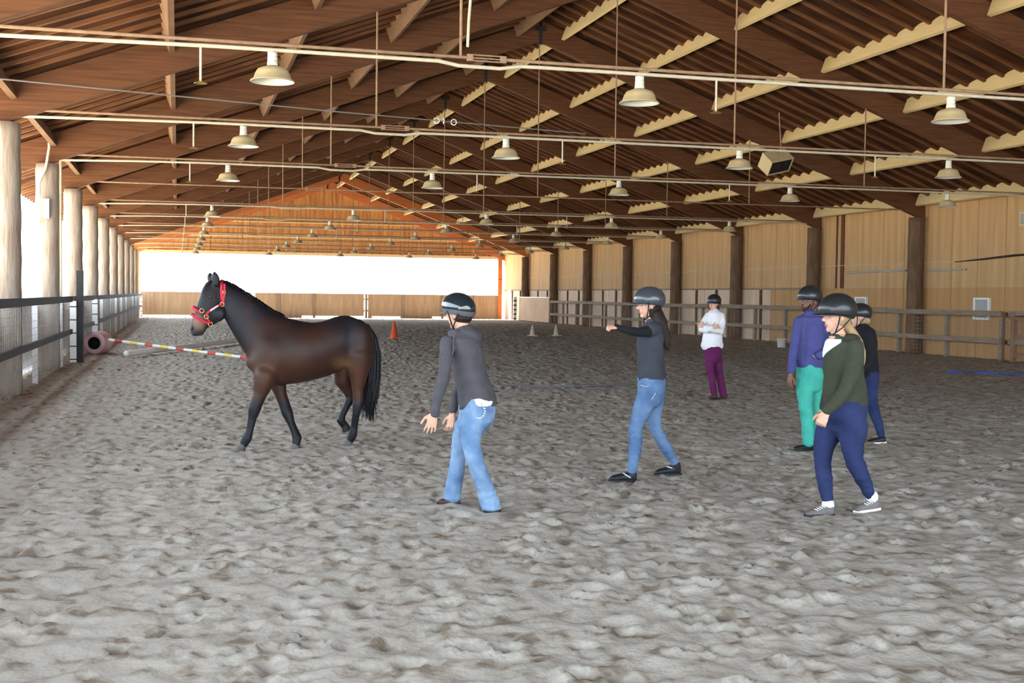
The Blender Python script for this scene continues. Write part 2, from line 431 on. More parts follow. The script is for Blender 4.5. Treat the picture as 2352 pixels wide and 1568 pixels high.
# ================================================================== gable wall
g = G(); yw = YG+.12
zb = 4.46; x = XL-.1; k = 0
while x < XR+.1:
    e = min(x+.30, XR+.12); off = .02*(k % 2)
    x2 = e-.012
    za, zb2 = under(x)+DEEP+.05, under(x2)+DEEP+.05
    v = [(x, yw+off, zb), (x2, yw+off, zb), (x2, yw+off, zb2), (x, yw+off, za), (x, yw+.09, zb), (x2, yw+.09, zb), (x2, yw+.09, zb2), (x, yw+.09, za)]
    g.add(v, [(0, 1, 2, 3), (7, 6, 5, 4), (0, 4, 5, 1), (1, 5, 6, 2), (2, 6, 7, 3), (3, 7, 4, 0)]); x = e; k += 1
zz = lambda x: under(x)+DEEP+.05
g.add([(XL-.1, yw+.07, zb), (XR+.1, yw+.07, zb), (XR+.1, yw+.07, zz(XR+.1)), (XC, yw+.07, zz(XC)), (XL-.1, yw+.07, zz(XL-.1))], [(0, 1, 2, 3, 4)])
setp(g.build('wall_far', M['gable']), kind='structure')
g = G()
for z in (5.45, 6.45, 7.45):
    hw = (ZU+.3-z)/SL; g.box(XC-hw, XC+hw, YG+.06, yw-.005, z, z+.09)
setp(g.build('trim_4', M['purlin']), kind='structure')
g = G()
for xx in (-.6, 2.0, 4.6, 7.25, 9.87, 12.5, 15.1, 17.7, 20.3):
    g.box(xx-.06, xx+.06, YG+.09, yw-.004, zb, zz(xx)-.2)
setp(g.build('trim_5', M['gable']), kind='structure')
g = G(); g.box(XL-.2, XR, YG-.05, YG+.12, 4.27, 4.46); setp(g.build('trim_6', M['purlin']), kind='structure')
g = G(); g.box(XL-.25, XL+.12, YG-.12, YG+.12, -.05, 4.6); setp(g.build('trim_7', M['rafterlit']), kind='structure')
g = G(); g.box(XR-.28, XR+.02, YG-.12, YG+.12, -.05, 4.6); setp(g.build('trim_8', M['rafterlit']), kind='structure')
# low plank wall under the opening
g = G(); x = XL+.2; k = 0
gaps = [(12.35, 12.85), (4.62, 4.9), (-2.2, -2.0)]
while x < XR-.3:
    e = x+.285; mid = (x+e)/2
    if not any(a < mid < b for a, b in gaps):
        zlo = .13 if x < 1.6 or (8 < x < 12.2) or (13 < x < 15) or (17 < x < 18.6) else -.02
        g.box(x, e+.012, YG-.02+.012*(k % 2), YG-.005+.012*(k % 2), zlo, 1.62+.004*(k % 3))
    x = e; k += 1
g.box(XL+.1, XR-.2, YG+.03, YG+.08, .45, .58); g.box(XL+.1, XR-.2, YG+.03, YG+.08, 1.25, 1.38)
g.box(XL+.1, XR-.2, YG-.06, YG+.06, 1.62, 1.68)
setp(g.build('wall_far_low', M['farplank']), kind='structure')
for k, xx in enumerate((1.9, 6.6, 9.0, 12.6, 15.2, 18.0)):
    g = G(); g.box(-.08, .08, -.12, -.025, -.05, 1.62)
    o = g.build('plank_wall_post', M['rail']); o.location = (xx, YG, 0)
    setp(o, 'grey square post on the low far plank wall, %s from the left' % ORD[k+1], 'post', 'posts of the low far plank wall')
# thin pipe frame in the far right opening
g = G(); g.tube([(20.2, YG-.3, -.05), (20.2, YG-.3, 2.85), (XR, YG-.3, 2.85)], .02, n=6, caps=False)
setp(g.build('pipe_rail', M['steel']), 'thin dark pipe rail crossing the bright opening at the far right corner', 'rail')

# ================================================================== left board wall + fence
g = G(); y = 2.0
while y < YG-.5:
    for q in range(8):
        a = y+.03+q*.285; g.box(XL-.02-.3, XL-.28, a, a+.277, .04+.02*(q % 3), 1.40)
    y += 2.36
setp(g.build('wall_left', M['board']), kind='structure')
g = G(); g.box(XL-.42, XL-.32, 2, YG-.5, -.05, 1.41); setp(g.build('wall_left', M['rail']), kind='structure')

def mesh_wires(x, ya, yb, z0, z1, dz=.11, dy=.16, r=.0022):
    g = G(); z = z0
    while z <= z1+1e-6: g.box(x-r, x+r, ya, yb, z-r, z+r); z += dz
    y = ya
    while y <= yb: g.box(x-r, x+r, y-r, y+r, z0, z1); y += dy
    return g
XF = XL+.26
e = empty('rail_fence', (XF, 15, 0), 'black-railed wire fence along the open left side, running to the far wall', 'fence')
def inparent(o, e): o.parent = e; o.location = o.location-e.location; return o
def fence_part(g, name, m, e, label=None):
    off = e.location; g.v = [tuple(Vector(p)-off) for p in g.v]
    return g.build(name, m, e, label=label)
for a, b in ((3, 28.6), (29.2, 35.9), (36.5, YG-.4)):
    q = G(); q.box(XF-.025, XF+.025, a, b, 1.40, 1.53); fence_part(q, 'top_rail', M['darkrail'], e)
    q = G(); q.box(XF-.025, XF+.025, a, b, .68, .79); fence_part(q, 'middle_rail', M['darkrail'], e)
q = mesh_wires(XF-.05, 3, YG-.5, .05, 1.38, .12, .2, .0025); fence_part(q, 'wire_mesh', M['wire'], e)
for y in np.arange(8.3, YG-1, 4.72):
    if abs(y-28.9) < 1 or abs(y-36.2) < 1: continue
    q = G(); q.box(XF-.15, XF-.06, y-.05, y+.05, -.05, 1.44); fence_part(q, 'fence_post', M['board'], e)
# two banded gate posts
def gate_post(y, h, label, dark):
    e = empty('gate_post', (XF+.03, y, 0), label, 'post')
    g = G(); g.box(-.08, .06, -.12, .09, -.05, 1.42); g.build('post', M['pwhite'], e, label='white painted post')
    if dark:
        g = G(); g.box(.06, .20, -.09, .13, -.05, h); g.build('dark_post', M['darkrail'], e, label='taller black post')
    for k in range(5):
        g = G(); g.box(-.084, .062, -.124, .094, .08+k*.3, .105+k*.3); g.build('band', M['steel'], e)
gate_post(28.9, 2.12, 'white gate post with dark bands beside a taller black post, left of the pink barrel', True)
gate_post(36.2, 1.5, 'white gate post with dark bands on the left fence, right behind the pink barrel', False)
gate_post(YG-1.4, 1.5, 'white banded gate post at the far left corner of the arena', False)

# ================================================================== right fence
XG = XR-.36
e = empty('rail_fence', (XG, 40, 0), 'weathered brown two-rail fence with wire mesh in front of the plywood wall', 'fence')
for a, b in ((22.0, 27.75), (28.1, 33.2), (33.2, 47.8), (47.8, 60), (60, 69.6)):
    dz = random.uniform(-.02, .02)
    q = G(); q.box(XG-.03, XG+.03, a, b, 1.26+dz, 1.41+dz); fence_part(q, 'top_rail', M['rail'], e)
    q = G(); q.box(XG-.03, XG+.03, a, b, .50+dz, .64+dz); fence_part(q, 'middle_rail', M['rail'], e)
for y in np.arange(28.15, 70, 2.45):
    q = G(); q.box(XG+.035, XG+.15, y-.06, y+.06, -.05, 1.38); fence_part(q, 'fence_post', M['rail'], e)
q = mesh_wires(XG+.16, 22, 69.6, .06, 1.36, .12, .2, .0025); fence_part(q, 'wire_mesh', M['wire'], e)
e = empty('fence_gate', (XG, 27.9, 0), 'light wooden gate of the right fence at the right edge', 'gate')
q = G(); q.box(-.06, .06, -.42, -.28, -.05, 1.36); q.build('gate_post', M['purlin_b'], e)
for z in (.15, .65, 1.15):
    q = G(); q.box(-.03, .03, -3.2, -.42, z, z+.12); q.build('gate_bar', M['purlin_b'], e)
# pale panels in the far right corner
e = empty('barrier_panel', (XG, 73, 0), 'pale plywood barrier panel with white top in the far right corner', 'panel')
for k in range(2):
    q = G(); q.box(-.03, .03, -3.2+k*3.22, -3.2+k*3.22+3.2, .05, 1.55); q.build('plywood_sheet', M['tanpanel'], e)
q = G(); q.box(-.05, .05, -3.2, 3.24, 1.55, 1.62); q.build('top_strip', M['pwhite'], e)
gq = empty('banded_post', (XG-.1, 77.2, 0), 'white post with dark bands left of the pale barrier panel', 'post')
q = G(); q.box(-.09, .09, -.09, .09, -.05, 1.6); q.build('post', M['pwhite'], gq)
for k in range(5): q = G(); q.box(-.095, .095, -.095, .095, .1+k*.3, .18+k*.3); q.build('band', M['steel'], gq)

# ================================================================== tie rods, sprinkler pipes, lamps
ZP = 4.43
LAMPX = [1.03+4.464*k for k in range(5)]
def lamp_meshes():
    neck = G(); neck.lathe([(.03, 0), (.055, -.005), (.055, -.045), (.048, -.05), (.055, -.055), (.058, -.09), (.05, -.095), (.058, -.10), (.062, -.16), (.05, -.17)], n=20)
    sh = G(); prof = [(.062, -.155), (.12, -.175), (.165, -.195), (.19, -.235), (.215, -.305), (.248, -.325), (.25, -.335), (.24, -.333)]
    sh.lathe(prof, n=36, closed=False)
    inn = G(); inn.lathe([(.246, -.337), (.238, -.337), (.212, -.318), (.18, -.24), (.15, -.203), (.1, -.185), (.001, -.18)], n=36, closed=False)
    out = []
    for n_, g_, m_ in (('lamp_neck', neck, M['porcelain']), ('lamp_shade', sh, M['shade']), ('reflector', inn, M['white'])):
        me = g_.mesh(n_); me.materials.append(m_); me.polygons.foreach_set('use_smooth', [True]*len(me.polygons)); out.append((n_, me))
    return out
LM = lamp_meshes()
drop_g = G(); drop_g.tube([(0, 0, 0), (0, 0, -.40)], .014, n=8); dropm = drop_g.mesh('drop'); dropm.materials.append(M['pipe'])
def_g = G(); def_g.lathe([(.005, .015), (.03, .01), (.075, -.012), (.07, -.016), (.02, .0)], n=14); defm = def_g.mesh('defl'); defm.materials.append(M['brass'])
pos5 = ['leftmost', 'second from left', 'middle one', 'second from right', 'rightmost']
for i in range(-3, 8):
    y = FY(i); n = i+4
    near = 'nearest the camera' if n == 1 else '%s from the camera' % ORD[n]
    e = empty('tie_rod', (XC, y, ZP+.05), 'thin brown tie rod spanning the arena below the rafters, %s' % near, 'tie rod', 'tie rods across the arena')
    q = G(); q.tube([(XL+.55-XC, 0, 0), (3.3-XC, 0, 0)], .021, n=8); q.tube([(XL+.55-XC, 0, 0), (XL-.0-XC, 0, .36)], .016, n=8)
    q.tube([(3.8-XC, 0, 0), (XR-.1-XC, 0, 0)], .021, n=8); q.tube([(3.25-XC, 0, 0), (3.85-XC, 0, 0)], .010, n=8)
    q.build('rod', M['rod'], e, smooth=True)
    q = G(); tb = 3.55-XC; q.box(tb-.19, tb+.19, -.02, .02, .028, .04); q.box(tb-.19, tb+.19, -.02, .02, -.04, -.028); q.box(tb-.24, tb-.17, -.022, .022, -.04, .04); q.box(tb+.17, tb+.24, -.022, .022, -.04, .04)
    q.build('turnbuckle', M['rod'], e)
    for hx in (3.23, 9.87, 16.5):
        q = G(); q.tube([(hx-XC, .0, 0), (hx-XC, .0, under(hx)-ZP-.05)], .017, n=8); q.build('hanger_rod', M['rod'], e, smooth=True)
    if i == 0: continue
    pe = empty('sprinkler_pipe', (XC, y-.04, ZP-.02), 'cream sprinkler pipe clamped under the tie rod, %s' % near, 'pipe', 'cream pipes under the tie rods')
    q = G(); xs0 = XL-.75 if i < -1 else XL+.24
    q.tube([(xs0-XC, 0, -.06), (XL+1.6-XC, 0, -.02), (XL+3-XC, 0, 0), (2.95-XC, 0, 0), (3.2-XC, 0, -.04), (3.7-XC, 0, -.045), (3.95-XC, 0, -.005), (4.2-XC, 0, 0), (XR-.3-XC, 0, 0)], .023, n=10)
    q.build('pipe', M['pipe'], pe, smooth=True)
    if i == -1:
        q = G(); q.tube([(XL+.24-XC, 0, -.06), (XL+.24-XC, 0, -2.9)], .03, n=10); q.build('downpipe', M['pipe'], pe, smooth=True)
    for k, dx in enumerate((.24, 6.53, 12.8)):
        o = bpy.data.objects.new('drop_pipe', dropm); C.objects.link(o); o.parent = pe; o.location = (dx-XC, 0, 0)
        d2 = bpy.data.objects.new('deflector', defm); C.objects.link(d2); d2.parent = o; d2.location = (0, 0, -.41)
    for cx in np.arange(XL+1, XR-.5, 1.9):
        pass
    for k, lx in enumerate(LAMPX):
        if i == 7 and k == 4: pass
        lo = empty('dome_lamp', (lx, y-.04, ZP-.045), 'cream dome lamp, %s on the pipe %s' % (pos5[k], near), 'lamp', 'dome lamps under the pipes')
        for nme, me in LM:
            o = bpy.data.objects.new(nme, me); C.objects.link(o); o.parent = lo
# flexible conduit hanging next to the ridge hanger of the nearest tie rod
pt = atY(1072, 108, FY(-3))
g = G(); g.tube([pt+Vector((0, -.05, 0)), pt+Vector((.01, -.05, .3)), pt+Vector((.04, -.05, .7)), pt+Vector((.02, -.05, 1.15)), Vector((pt.x, pt.y-.05, under(pt.x)-.01))], .018, n=8)
setp(g.build('hanging_conduit', M['pipe'], smooth=True), 'pale flexible conduit hanging beside the nearest tie rod hanger, top centre', 'conduit')
# cable with rings
a = atY(-30, 178, 16.5); b = atY(1345, 307, FY(-2)-.06)
e = empty('pulley_cable', a, 'thin cable with small rings slung across the arena to the second pipe', 'cable')
g = G(); g.tube([Vector((0, 0, 0)), (b-a)*.5+Vector((0, 0, -.02)), b-a], .010, n=6); g.build('cable', M['wire'], e)
for uu, hr in ((911, .045), (930, .03), (957, .045)):
    t = (uu+30)/1375; c = (b-a)*t
    g = G(); ring = [c+Vector((hr*cos(q), 0, hr*sin(q)-.015)) for q in np.linspace(0, 2*pi, 17)]
    if hr < .04: ring = [c+Vector((.006*cos(q), 0, .04*sin(q)-.01)) for q in np.linspace(0, 2*pi, 17)]
    g.tube(ring, .009, n=6, caps=False); g.build('pulley_ring', M['pwhite'], e, smooth=True)
# loudspeaker hung near the second pipe
c = atY(1782, 372, FY(-1)-.6)
e = empty('loudspeaker', c, 'tan box loudspeaker with black front hung under the roof beside a dome lamp', 'speaker')
rot = Matrix.Rotation(radians(-13), 3, 'Y') @ Matrix.Rotation(radians(10), 3, 'Z') @ Matrix.Rotation(radians(44), 3, 'X')
def sp(g, name, m): 
    g.v = [tuple(rot @ Vector(p)) for p in g.v]; return g.build(name, m, e)
q = G(); W_, D_, H_ = .33, .2, .2
q.box(-W_, W_, -D_+.03, D_, -H_, H_); q.box(-W_, -W_+.025, -D_, -D_+.03, -H_, H_); q.box(W_-.025, W_, -D_, -D_+.03, -H_, H_); q.box(-W_, W_, -D_, -D_+.03, H_-.025, H_); q.box(-W_, W_, -D_, -D_+.03, -H_, -H_+.025)
sp(q, 'cabinet', M['shade'])
q = G(); q.box(-W_+.025, W_-.025, -D_+.022, -D_+.032, -H_+.025, H_-.025); sp(q, 'baffle', M['black'])
axx = (Vector((1, 0, 0)), Vector((0, 0, 1)), Vector((0, -1, 0)))
q = G(); q.lathe([(.13, .0), (.125, .012), (.05, -.0), (.04, .008), (.001, .012)], (-.12, -D_+.02, 0), 20, axx); sp(q, 'woofer', M['steel'])
q = G(); q.lathe([(.05, .0), (.045, .012), (.02, .002), (.001, .005)], (.17, -D_+.02, .04), 16, axx); sp(q, 'tweeter', M['steel'])
q = G(); q.tube([(0, 0, H_), (0, 0, H_+.2), (0, .45, H_+.9)], .012, n=6); sp(q, 'bracket', M['rod'])
# electrical box on second post
c = atY(106, 479, FY(-1)-.33)
g = G(); g.box(-.06, .06, -.05, .07, -.2, .2); o = g.build('electrical_box', M['pwhite']); o.location = c; setp(o, 'white electrical box on the side of the left post with the downpipe', 'box')
g = G(); c2 = atY(113, 340, FY(-1)-.3); c3 = atY(90, 420, FY(-1)-.3); g.tube([c2+Vector((0, 0, .1)), c2, (c2+c3)/2+Vector((.03, 0, -.05)), c3, c3-Vector((0, 0, .8))], .028, n=8)
setp(g.build('post_conduit', M['pipe'], smooth=True), 'pale curved conduit bending down the side of the left post', 'conduit')

# ================================================================== arena things
def cone(u, v, h, r, m, label, group=None):
    p = atZ(u, v); e = empty('traffic_cone', p, label, 'cone', group)
    g = G(); g.lathe([(r, .02), (r*.92, .03), (r*.22, h), (r*.16, h+.005), (.001, h+.006)], n=24); g.build('cone_body', M[m], e, smooth=True)
    g = G(); g.box(-r*1.35, r*1.35, -r*1.35, r*1.35, -.01, .022); g.build('base', M[m], e)
cone(905, 777, .66, .155, 'redcone', 'orange traffic cone standing between the horse and the woman in the grey hoodie')
cone(707, 777, .62, .155, 'redcone', 'orange traffic cone almost hidden behind the back of the horse')
cone(1223, 771, .44, .13, 'whitecone', 'dull white cone in front of the pale barrier panel, left one of two')
cone(1277, 771, .44, .13, 'whitecone', 'dull white cone in front of the pale barrier panel, right one of two')
p = atZ(1795, 798); e = empty('bucket', p, 'white plastic bucket on the sand by the right fence, left of the man', 'bucket')
g = G(); g.lathe([(.13, 0), (.165, .28), (.175, .28), (.175, .30), (.158, .30), (.125, .02), (.001, .02)], n=24); g.build('bucket_body', M['pwhite'], e, smooth=True)
g = G(); g.tube([(.17*cos(t), .17*sin(t)*.3-.05, .27-.1*sin(t)) for t in np.linspace(0, pi, 12)], .005, n=6); g.build('handle', M['wire'], e)
# barrel
p = atZ(226, 812); ax = Vector((.30, .95, 0)).normalized(); sd = Vector((-ax.y, ax.x, 0)); uz = Vector((0, 0, 1))
e = empty('barrel', p, 'faded pink plastic barrel lying on its side by the left fence', 'barrel')
R_ = .30
g = G(); g.lathe([(.165, -.30), (.20, -.34), (.26, -.345), (.295, -.31), (R_, -.26), (R_-.012, -.23), (R_, -.20), (R_+.01, 0), (R_, .20), (R_-.012, .23), (R_, .26), (.28, .33), (.001, .34)], Vector((0, 0, R_-.01)), 32, (sd, uz, ax), closed=False); g.build('barrel_body', M['pink'], e, smooth=True)
g = G(); g.lathe([(.165, -.30), (.16, -.22), (.28, -.18), (.28, .29), (.001, .30)], Vector((0, 0, R_-.01)), 32, (sd, uz, ax), closed=False); g.build('inside', M['steel'], e, smooth=True)
# striped pole
a = atZ(250, 783, .60); a = Vector((p.x+.12, p.y-.05, .62)); b = atZ(572, 822, .03)
a = atY(248, 780, p.y-.1)
n = 18; e = empty('jump_pole', b, 'striped red white and yellow jump pole leaning on the pink barrel', 'pole')
seq = ['pred', 'pwhite', 'pyel', 'pwhite']
ms = [M[x] for x in ('pred', 'pwhite', 'pyel')]; mi = {'pred': 0, 'pwhite': 1, 'pyel': 2}
for k in range(n):
    p0 = b+(a-b)*(k/n)-b; p1 = b+(a-b)*((k+1)/n)-b
    g = G(); g.tube([p0, p1], .040, n=12, caps=False); g.build('painted_stripe', M[seq[k % 4]], e)
a = atZ(290, 812, .12); b = atZ(560, 780, .12)
g = G(); g.tube([a, b], .075, n=10); setp(g.build('ground_pole', M['pwhite'], smooth=True), 'plain pale pole lying on the sand behind the horse', 'pole')
a = atZ(2180, 853, .03); b = atZ(2380, 861, .03)
g = G(); g.loft([(a+(b-a)*t, Vector((.0, .07+.03*sin(9*t), 0)), Vector((0, 0, .03+.01*cos(14*t)))) for t in np.linspace(0, 1, 14)], 10)
setp(g.build('foam_strip', M['blue'], smooth=True), 'blue vinyl strip lying on the sand at the right edge', 'strip')
pts = [atZ(u, v, .05) for u, v in ((1150, 886), (1200, 884), (1260, 888), (1330, 886), (1400, 884), (1455, 881))]
g = G(); g.tube(pts, .014, n=6); setp(g.build('ground_rope', M['rope'], smooth=True), 'thin grey rope lying on the sand between the two women facing the horse', 'rope')

# ================================================================== figures
M['skin'] = mat('skin', (.66, .36, .25), .55, var=.08, scale=20)
M['skind'] = mat('darker skin', (.20, .095, .055), .55, var=.08, scale=20)
M['lip'] = mat('lips', (.42, .15, .13), .5); M['lipd'] = mat('darker lips', (.16, .06, .05), .5)
M['eyew'] = mat('eye', (.05, .03, .025), .2)
M['helmblack'] = mat('matte black helmet', (.018, .019, .022), .38, coat=.3)
M['helmgloss'] = mat('glossy black helmet', (.012, .022, .028), .12, coat=1)
M['helmgrey'] = mat('grey helmet rim', (.10, .10, .105), .6)
M['helmsilver'] = mat('grey silver helmet', (.05, .055, .065), .3, coat=.5)
M['strap'] = mat('black strap', (.012, .012, .014), .7)
M['hoodie'] = mat('grey knit', (.085, .078, .088), .95, scale=14, col2=(.068, .062, .072), bump=.25, bscale=160)
M['shirt2'] = mat('charcoal cotton', (.052, .056, .070), .95, scale=9, col2=(.040, .043, .055), bump=.15, bscale=90)
M['blacks'] = mat('black cotton', (.010, .010, .013), .9, bump=.15, bscale=90)
M['olive'] = mat('olive knit', (.050, .055, .034), .95, scale=14, col2=(.038, .043, .026), bump=.3, bscale=170)
M['whitec'] = mat('white jacket', (.80, .78, .80), .85, bump=.15, bscale=30)
M['tank'] = mat('white tank top', (.75, .78, .78), .85)
M['bluej'] = mat('blue jacket', (.064, .068, .22), .8, scale=9, col2=(.050, .053, .175), bump=.15, bscale=60)
M['jeans'] = mat('light blue denim', (.25, .37, .54), .9, scale=5, col2=(.09, .17, .33), bump=.2, bscale=120)
M['jeans2'] = mat('blue denim', (.15, .24, .40), .9, scale=5, col2=(.06, .12, .25), bump=.2, bscale=120)
M['navy'] = mat('dark blue denim', (.024, .035, .11), .9, scale=6, col2=(.014, .021, .07), bump=.2, bscale=120)
M['teal'] = mat('teal trousers', (.06, .42, .33), .85, scale=6, col2=(.04, .33, .26), bump=.1)
M['plum'] = mat('plum trousers', (.13, .014, .085), .85, scale=6, col2=(.09, .010, .06), bump=.1)
M['hairdark'] = mat('dark brown hair', (.030, .012, .010), .5, scale=40, stretch=(6, 6, .6), col2=(.012, .006, .006), bump=.4, bscale=90)
M['hairblond'] = mat('blond hair', (.50, .33, .18), .5, scale=40, stretch=(6, 6, .6), col2=(.33, .20, .10), bump=.4, bscale=90)
M['brownshoe'] = mat('brown leather', (.075, .04, .035), .6, var=.2)
M['blackshoe'] = mat('black leather', (.014, .014, .018), .45)
M['greyshoe'] = mat('grey suede', (.16, .135, .135), .85, var=.15)
M['trim'] = mat('silver decoration', (.55, .58, .62), .4)

class Fig:
    def __init__(s, sc_, ox, oy, zc): s.s, s.ox, s.oy, s.zc = sc_, ox, oy, zc
    def p(s, x, y, d=0):
        u, v = s.ox+x/s.s, s.oy+y/s.s
        return CAM+ray(u, v)*(s.zc+d)
    def m(s, z): return z/s.s*s.zc/FPX
DV = Vector((sin(YAW), cos(YAW), 0))             # straight away from the viewer, level
SR = Vector((cos(YAW), -sin(YAW), 0))            # to the side

def torso(g, F, rows, n=20):
    """rows: x, y, depth offset, half width (in zoom px), half depth (m)"""
    g.loft([(F.p(x, y, d), SR*F.m(hw), DV*dep) for x, y, d, hw, dep in rows], n)
def limb(g, F, rows, k=1., add=0, n=12):
    g.tube([F.p(x, y, d) for x, y, d, hw in rows], [max(.006, F.m(hw)*k+add) for x, y, d, hw in rows], n)
def hand(g, wrist, dr, pn, side, curl=.3, size=1., spread=.12):
    """palm with five separate fingers; dr = towards the fingertips, pn = palm normal, side = thumb side"""
    dr = dr.normalized(); pn = (pn-dr*pn.dot(dr)).normalized(); sd = dr.cross(pn).normalized()
    if sd.dot(side) < 0: sd = -sd
    L = size
    g.loft([(wrist-dr*.02*L, sd*.026*L, pn*.020*L), (wrist+dr*.02*L, sd*.032*L, pn*.018*L), (wrist+dr*.055*L, sd*.041*L, pn*.016*L), (wrist+dr*.085*L, sd*.041*L, pn*.013*L)], 14)
    for k, (o, ln) in enumerate(((.031, .068), (.011, .077), (-.010, .071), (-.030, .056))):
        b = wrist+dr*.080*L+sd*o*L; a = (1.5-k)*spread; d0 = (dr+sd*a*.5).normalized(); pts = [b-d0*.02*L]; ang = 0; q = b
        for j, fr in enumerate((.42, .33, .25)):
            pts.append(q); ang += curl*(.75 if j == 0 else 1.15)
            dd = d0*cos(ang)+pn*sin(ang); q = q+dd*ln*fr*L
        pts.append(q); g.tube(pts, [.0085*L, .0088*L, .0082*L, .0076*L, .0066*L], 8)
    b = wrist+dr*.025*L+sd*.028*L; t1 = (dr*.62+sd*.72+pn*.25*(1+curl)).normalized(); q1 = b+t1*.038*L
    t2 = (dr*.9+sd*.35+pn*.35*curl).normalized(); q2 = q1+t2*.030*L; q3 = q2+(t2+pn*.3*curl).normalized()*.022*L
    g.tube([b-t1*.012*L, q1, q2, q3], [.013*L, .0105*L, .0098*L, .0078*L], 8)

def head_shapes(g, H, f, u, k=1., jaw=1.):
    s = u.cross(f).normalized()
    g.ell(H-f*.008*k, s*.074*k, f*.094*k, u*.098*k)
    g.ell(H+f*.030*k-u*.055*k, s*.056*k, f*.060*k, u*.070*k)
    g.ell(H+f*.022*k-u*.085*k, s*.048*k*jaw, f*.055*k, u*.042*k)
    g.ell(H+f*.062*k-u*.112*k, s*.024*k*jaw, f*.024*k, u*.020*k)
    g.ell(H+f*.076*k+u*.020*k, s*.045*k, f*.014*k, u*.012*k)
    g.tube([H+f*.083*k+u*.005*k, H+f*.100*k-u*.022*k, H+f*.112*k-u*.042*k], [.008*k, .011*k, .0135*k], 8)
    g.ell(H+f*.095*k-u*.047*k, s*.017*k, f*.012*k, u*.009*k)
    g.ell(H+f*.082*k-u*.072*k, s*.024*k, f*.014*k, u*.007*k); g.ell(H+f*.080*k-u*.084*k, s*.021*k, f*.013*k, u*.007*k)
    for q in (-1, 1):
        g.ell(H+s*q*.036*k+f*.060*k-u*.036*k, s*.018*k, f*.018*k, u*.020*k)
        g.ell(H+s*q*.076*k-f*.004*k-u*.020*k, s*.008*k+f*.003, f*.018*k, u*.030*k)
def face_parts(par, H, f, u, k, lip):
    s = u.cross(f).normalized()
    g = G()
    for q in (-1, 1): g.ell(H+s*q*.031*k+f*.0745*k-u*.008*k, s*.0135*k, f*.010*k, u*.007*k, 8)
    g.build('eyes', M['eyew'], par, smooth=True)
    g = G()
    for q in (-1, 1): g.tube([H+s*q*.014*k+f*.090*k+u*.012*k, H+s*q*.032*k+f*.086*k+u*.018*k, H+s*q*.048*k+f*.074*k+u*.012*k], [.003, .0035, .002], 6)
    g.build('eyebrows', M['hairdark'], par, smooth=True)
    g = G(); g.ell(H+f*.088*k-u*.073*k, s*.021*k, f*.0105*k, u*.0045*k, 8); g.ell(H+f*.087*k-u*.083*k, s*.018*k, f*.010*k, u*.0055*k, 8)
    g.build('lips', M[lip], par, smooth=True)

def helmet(par, H, f, u, m, rim=None, k=1., visor=1., tilt=0, label=None, chin=None):
    s = u.cross(f).normalized()
    c = H+u*.040*k-f*.006; a, b, h = .110*k, .136*k, .110*k
    def sh(name, sc_, z0, mm, parent, lb=None, th=.012, ztop=None):
        v = []; fs = []; n = 40; rows = 14
        for lay in (1, 0):
            q = sc_*(1 if lay else 1-th/.12)
            for j in range(rows+1):
                for i in range(n):
                    t = 2*pi*i/n; fr = cos(t)                       # front = +1
                    zl = z0-.030*max(0, -fr)-.010*(1-abs(fr))       # lower at the back and ears
                    lo = math.asin(max(-1, zl/.11)); hi = pi/2*.999 if ztop is None else math.asin(max(-.99, min(.99, (zl+ztop)/.11)))
                    ph = lo+(hi-lo)*j/rows
                    rr = cos(ph) if ph > 0 else 1-.10*(ph*ph)*4
                    v.append(c+f*(b*q*rr*cos(t))+s*(a*q*rr*sin(t))+u*(h*q*sin(ph)))
        N1 = (rows+1)*n
        for j in range(rows):
            for i in range(n):
                i2 = (i+1) % n
                fs.append((j*n+i, j*n+i2, (j+1)*n+i2, (j+1)*n+i)); fs.append((N1+j*n+i, N1+(j+1)*n+i, N1+(j+1)*n+i2, N1+j*n+i2))
        for i in range(n):
            i2 = (i+1) % n
            fs.append((i, N1+i, N1+i2, i2)); fs.append((rows*n+i, rows*n+i2, N1+rows*n+i2, N1+rows*n+i))
        g = G(); g.add(v, fs); return g.build(name, mm, parent, smooth=True, label=lb)
    hm = sh('helmet', 1.0, -.035*k, M[m], par, label)
    if rim: sh('rim', 1.03, -.042*k, M[rim], hm, 'grey rim', ztop=.035)
    # visor
    v = []; fs = []; n = 16; z = -.030*k
    for lay in (0, 1):
        for i in range(n+1):
            t = -1.15+2.3*i/n; ext = .062*k*visor*cos(t/1.15*pi/2)**.7
            e0 = c+f*(b*.96*cos(t))+s*(a*.96*sin(t))+u*(z+.004-lay*.006)
            e1 = c+f*((b*1.0+ext)*cos(t*.92))+s*(a*1.02*sin(t)*1.0)+u*(z-.010*k-lay*.006+.006*cos(t*2)-.10*ext)
            v += [e0, e1]
    o = 2*(n+1)
    for i in range(n):
        a0 = 2*i; fs += [(a0, a0+2, a0+3, a0+1), (o+a0, o+a0+1, o+a0+3, o+a0+2), (a0+1, a0+3, o+a0+3, o+a0+1), (a0, o+a0, o+a0+2, a0+2)]
    fs += [(0, 1, o+1, o), (2*n, o+2*n, o+2*n+1, 2*n+1)]
    g = G(); g.add(v, fs); g.build('visor', M[rim or m], hm, smooth=False)
    g = G(); ch = H+f*.045*k-u*.142*k
    for q in (-1, 1):
        g.tube([c+s*q*.106*k+f*.035*k-u*.03*k, H+s*q*.075*k+f*.030*k-u*.07*k, H+s*q*.045*k+f*.035*k-u*.125*k, ch], .0055, 6)
        g.tube([c+s*q*.104*k-f*.055*k-u*.05*k, H+s*q*.077*k+f*.0*k-u*.09*k, H+s*q*.050*k+f*.030*k-u*.12*k], .005, 6)
    g.build('chin_strap', M['strap'], hm, smooth=True)
    return hm

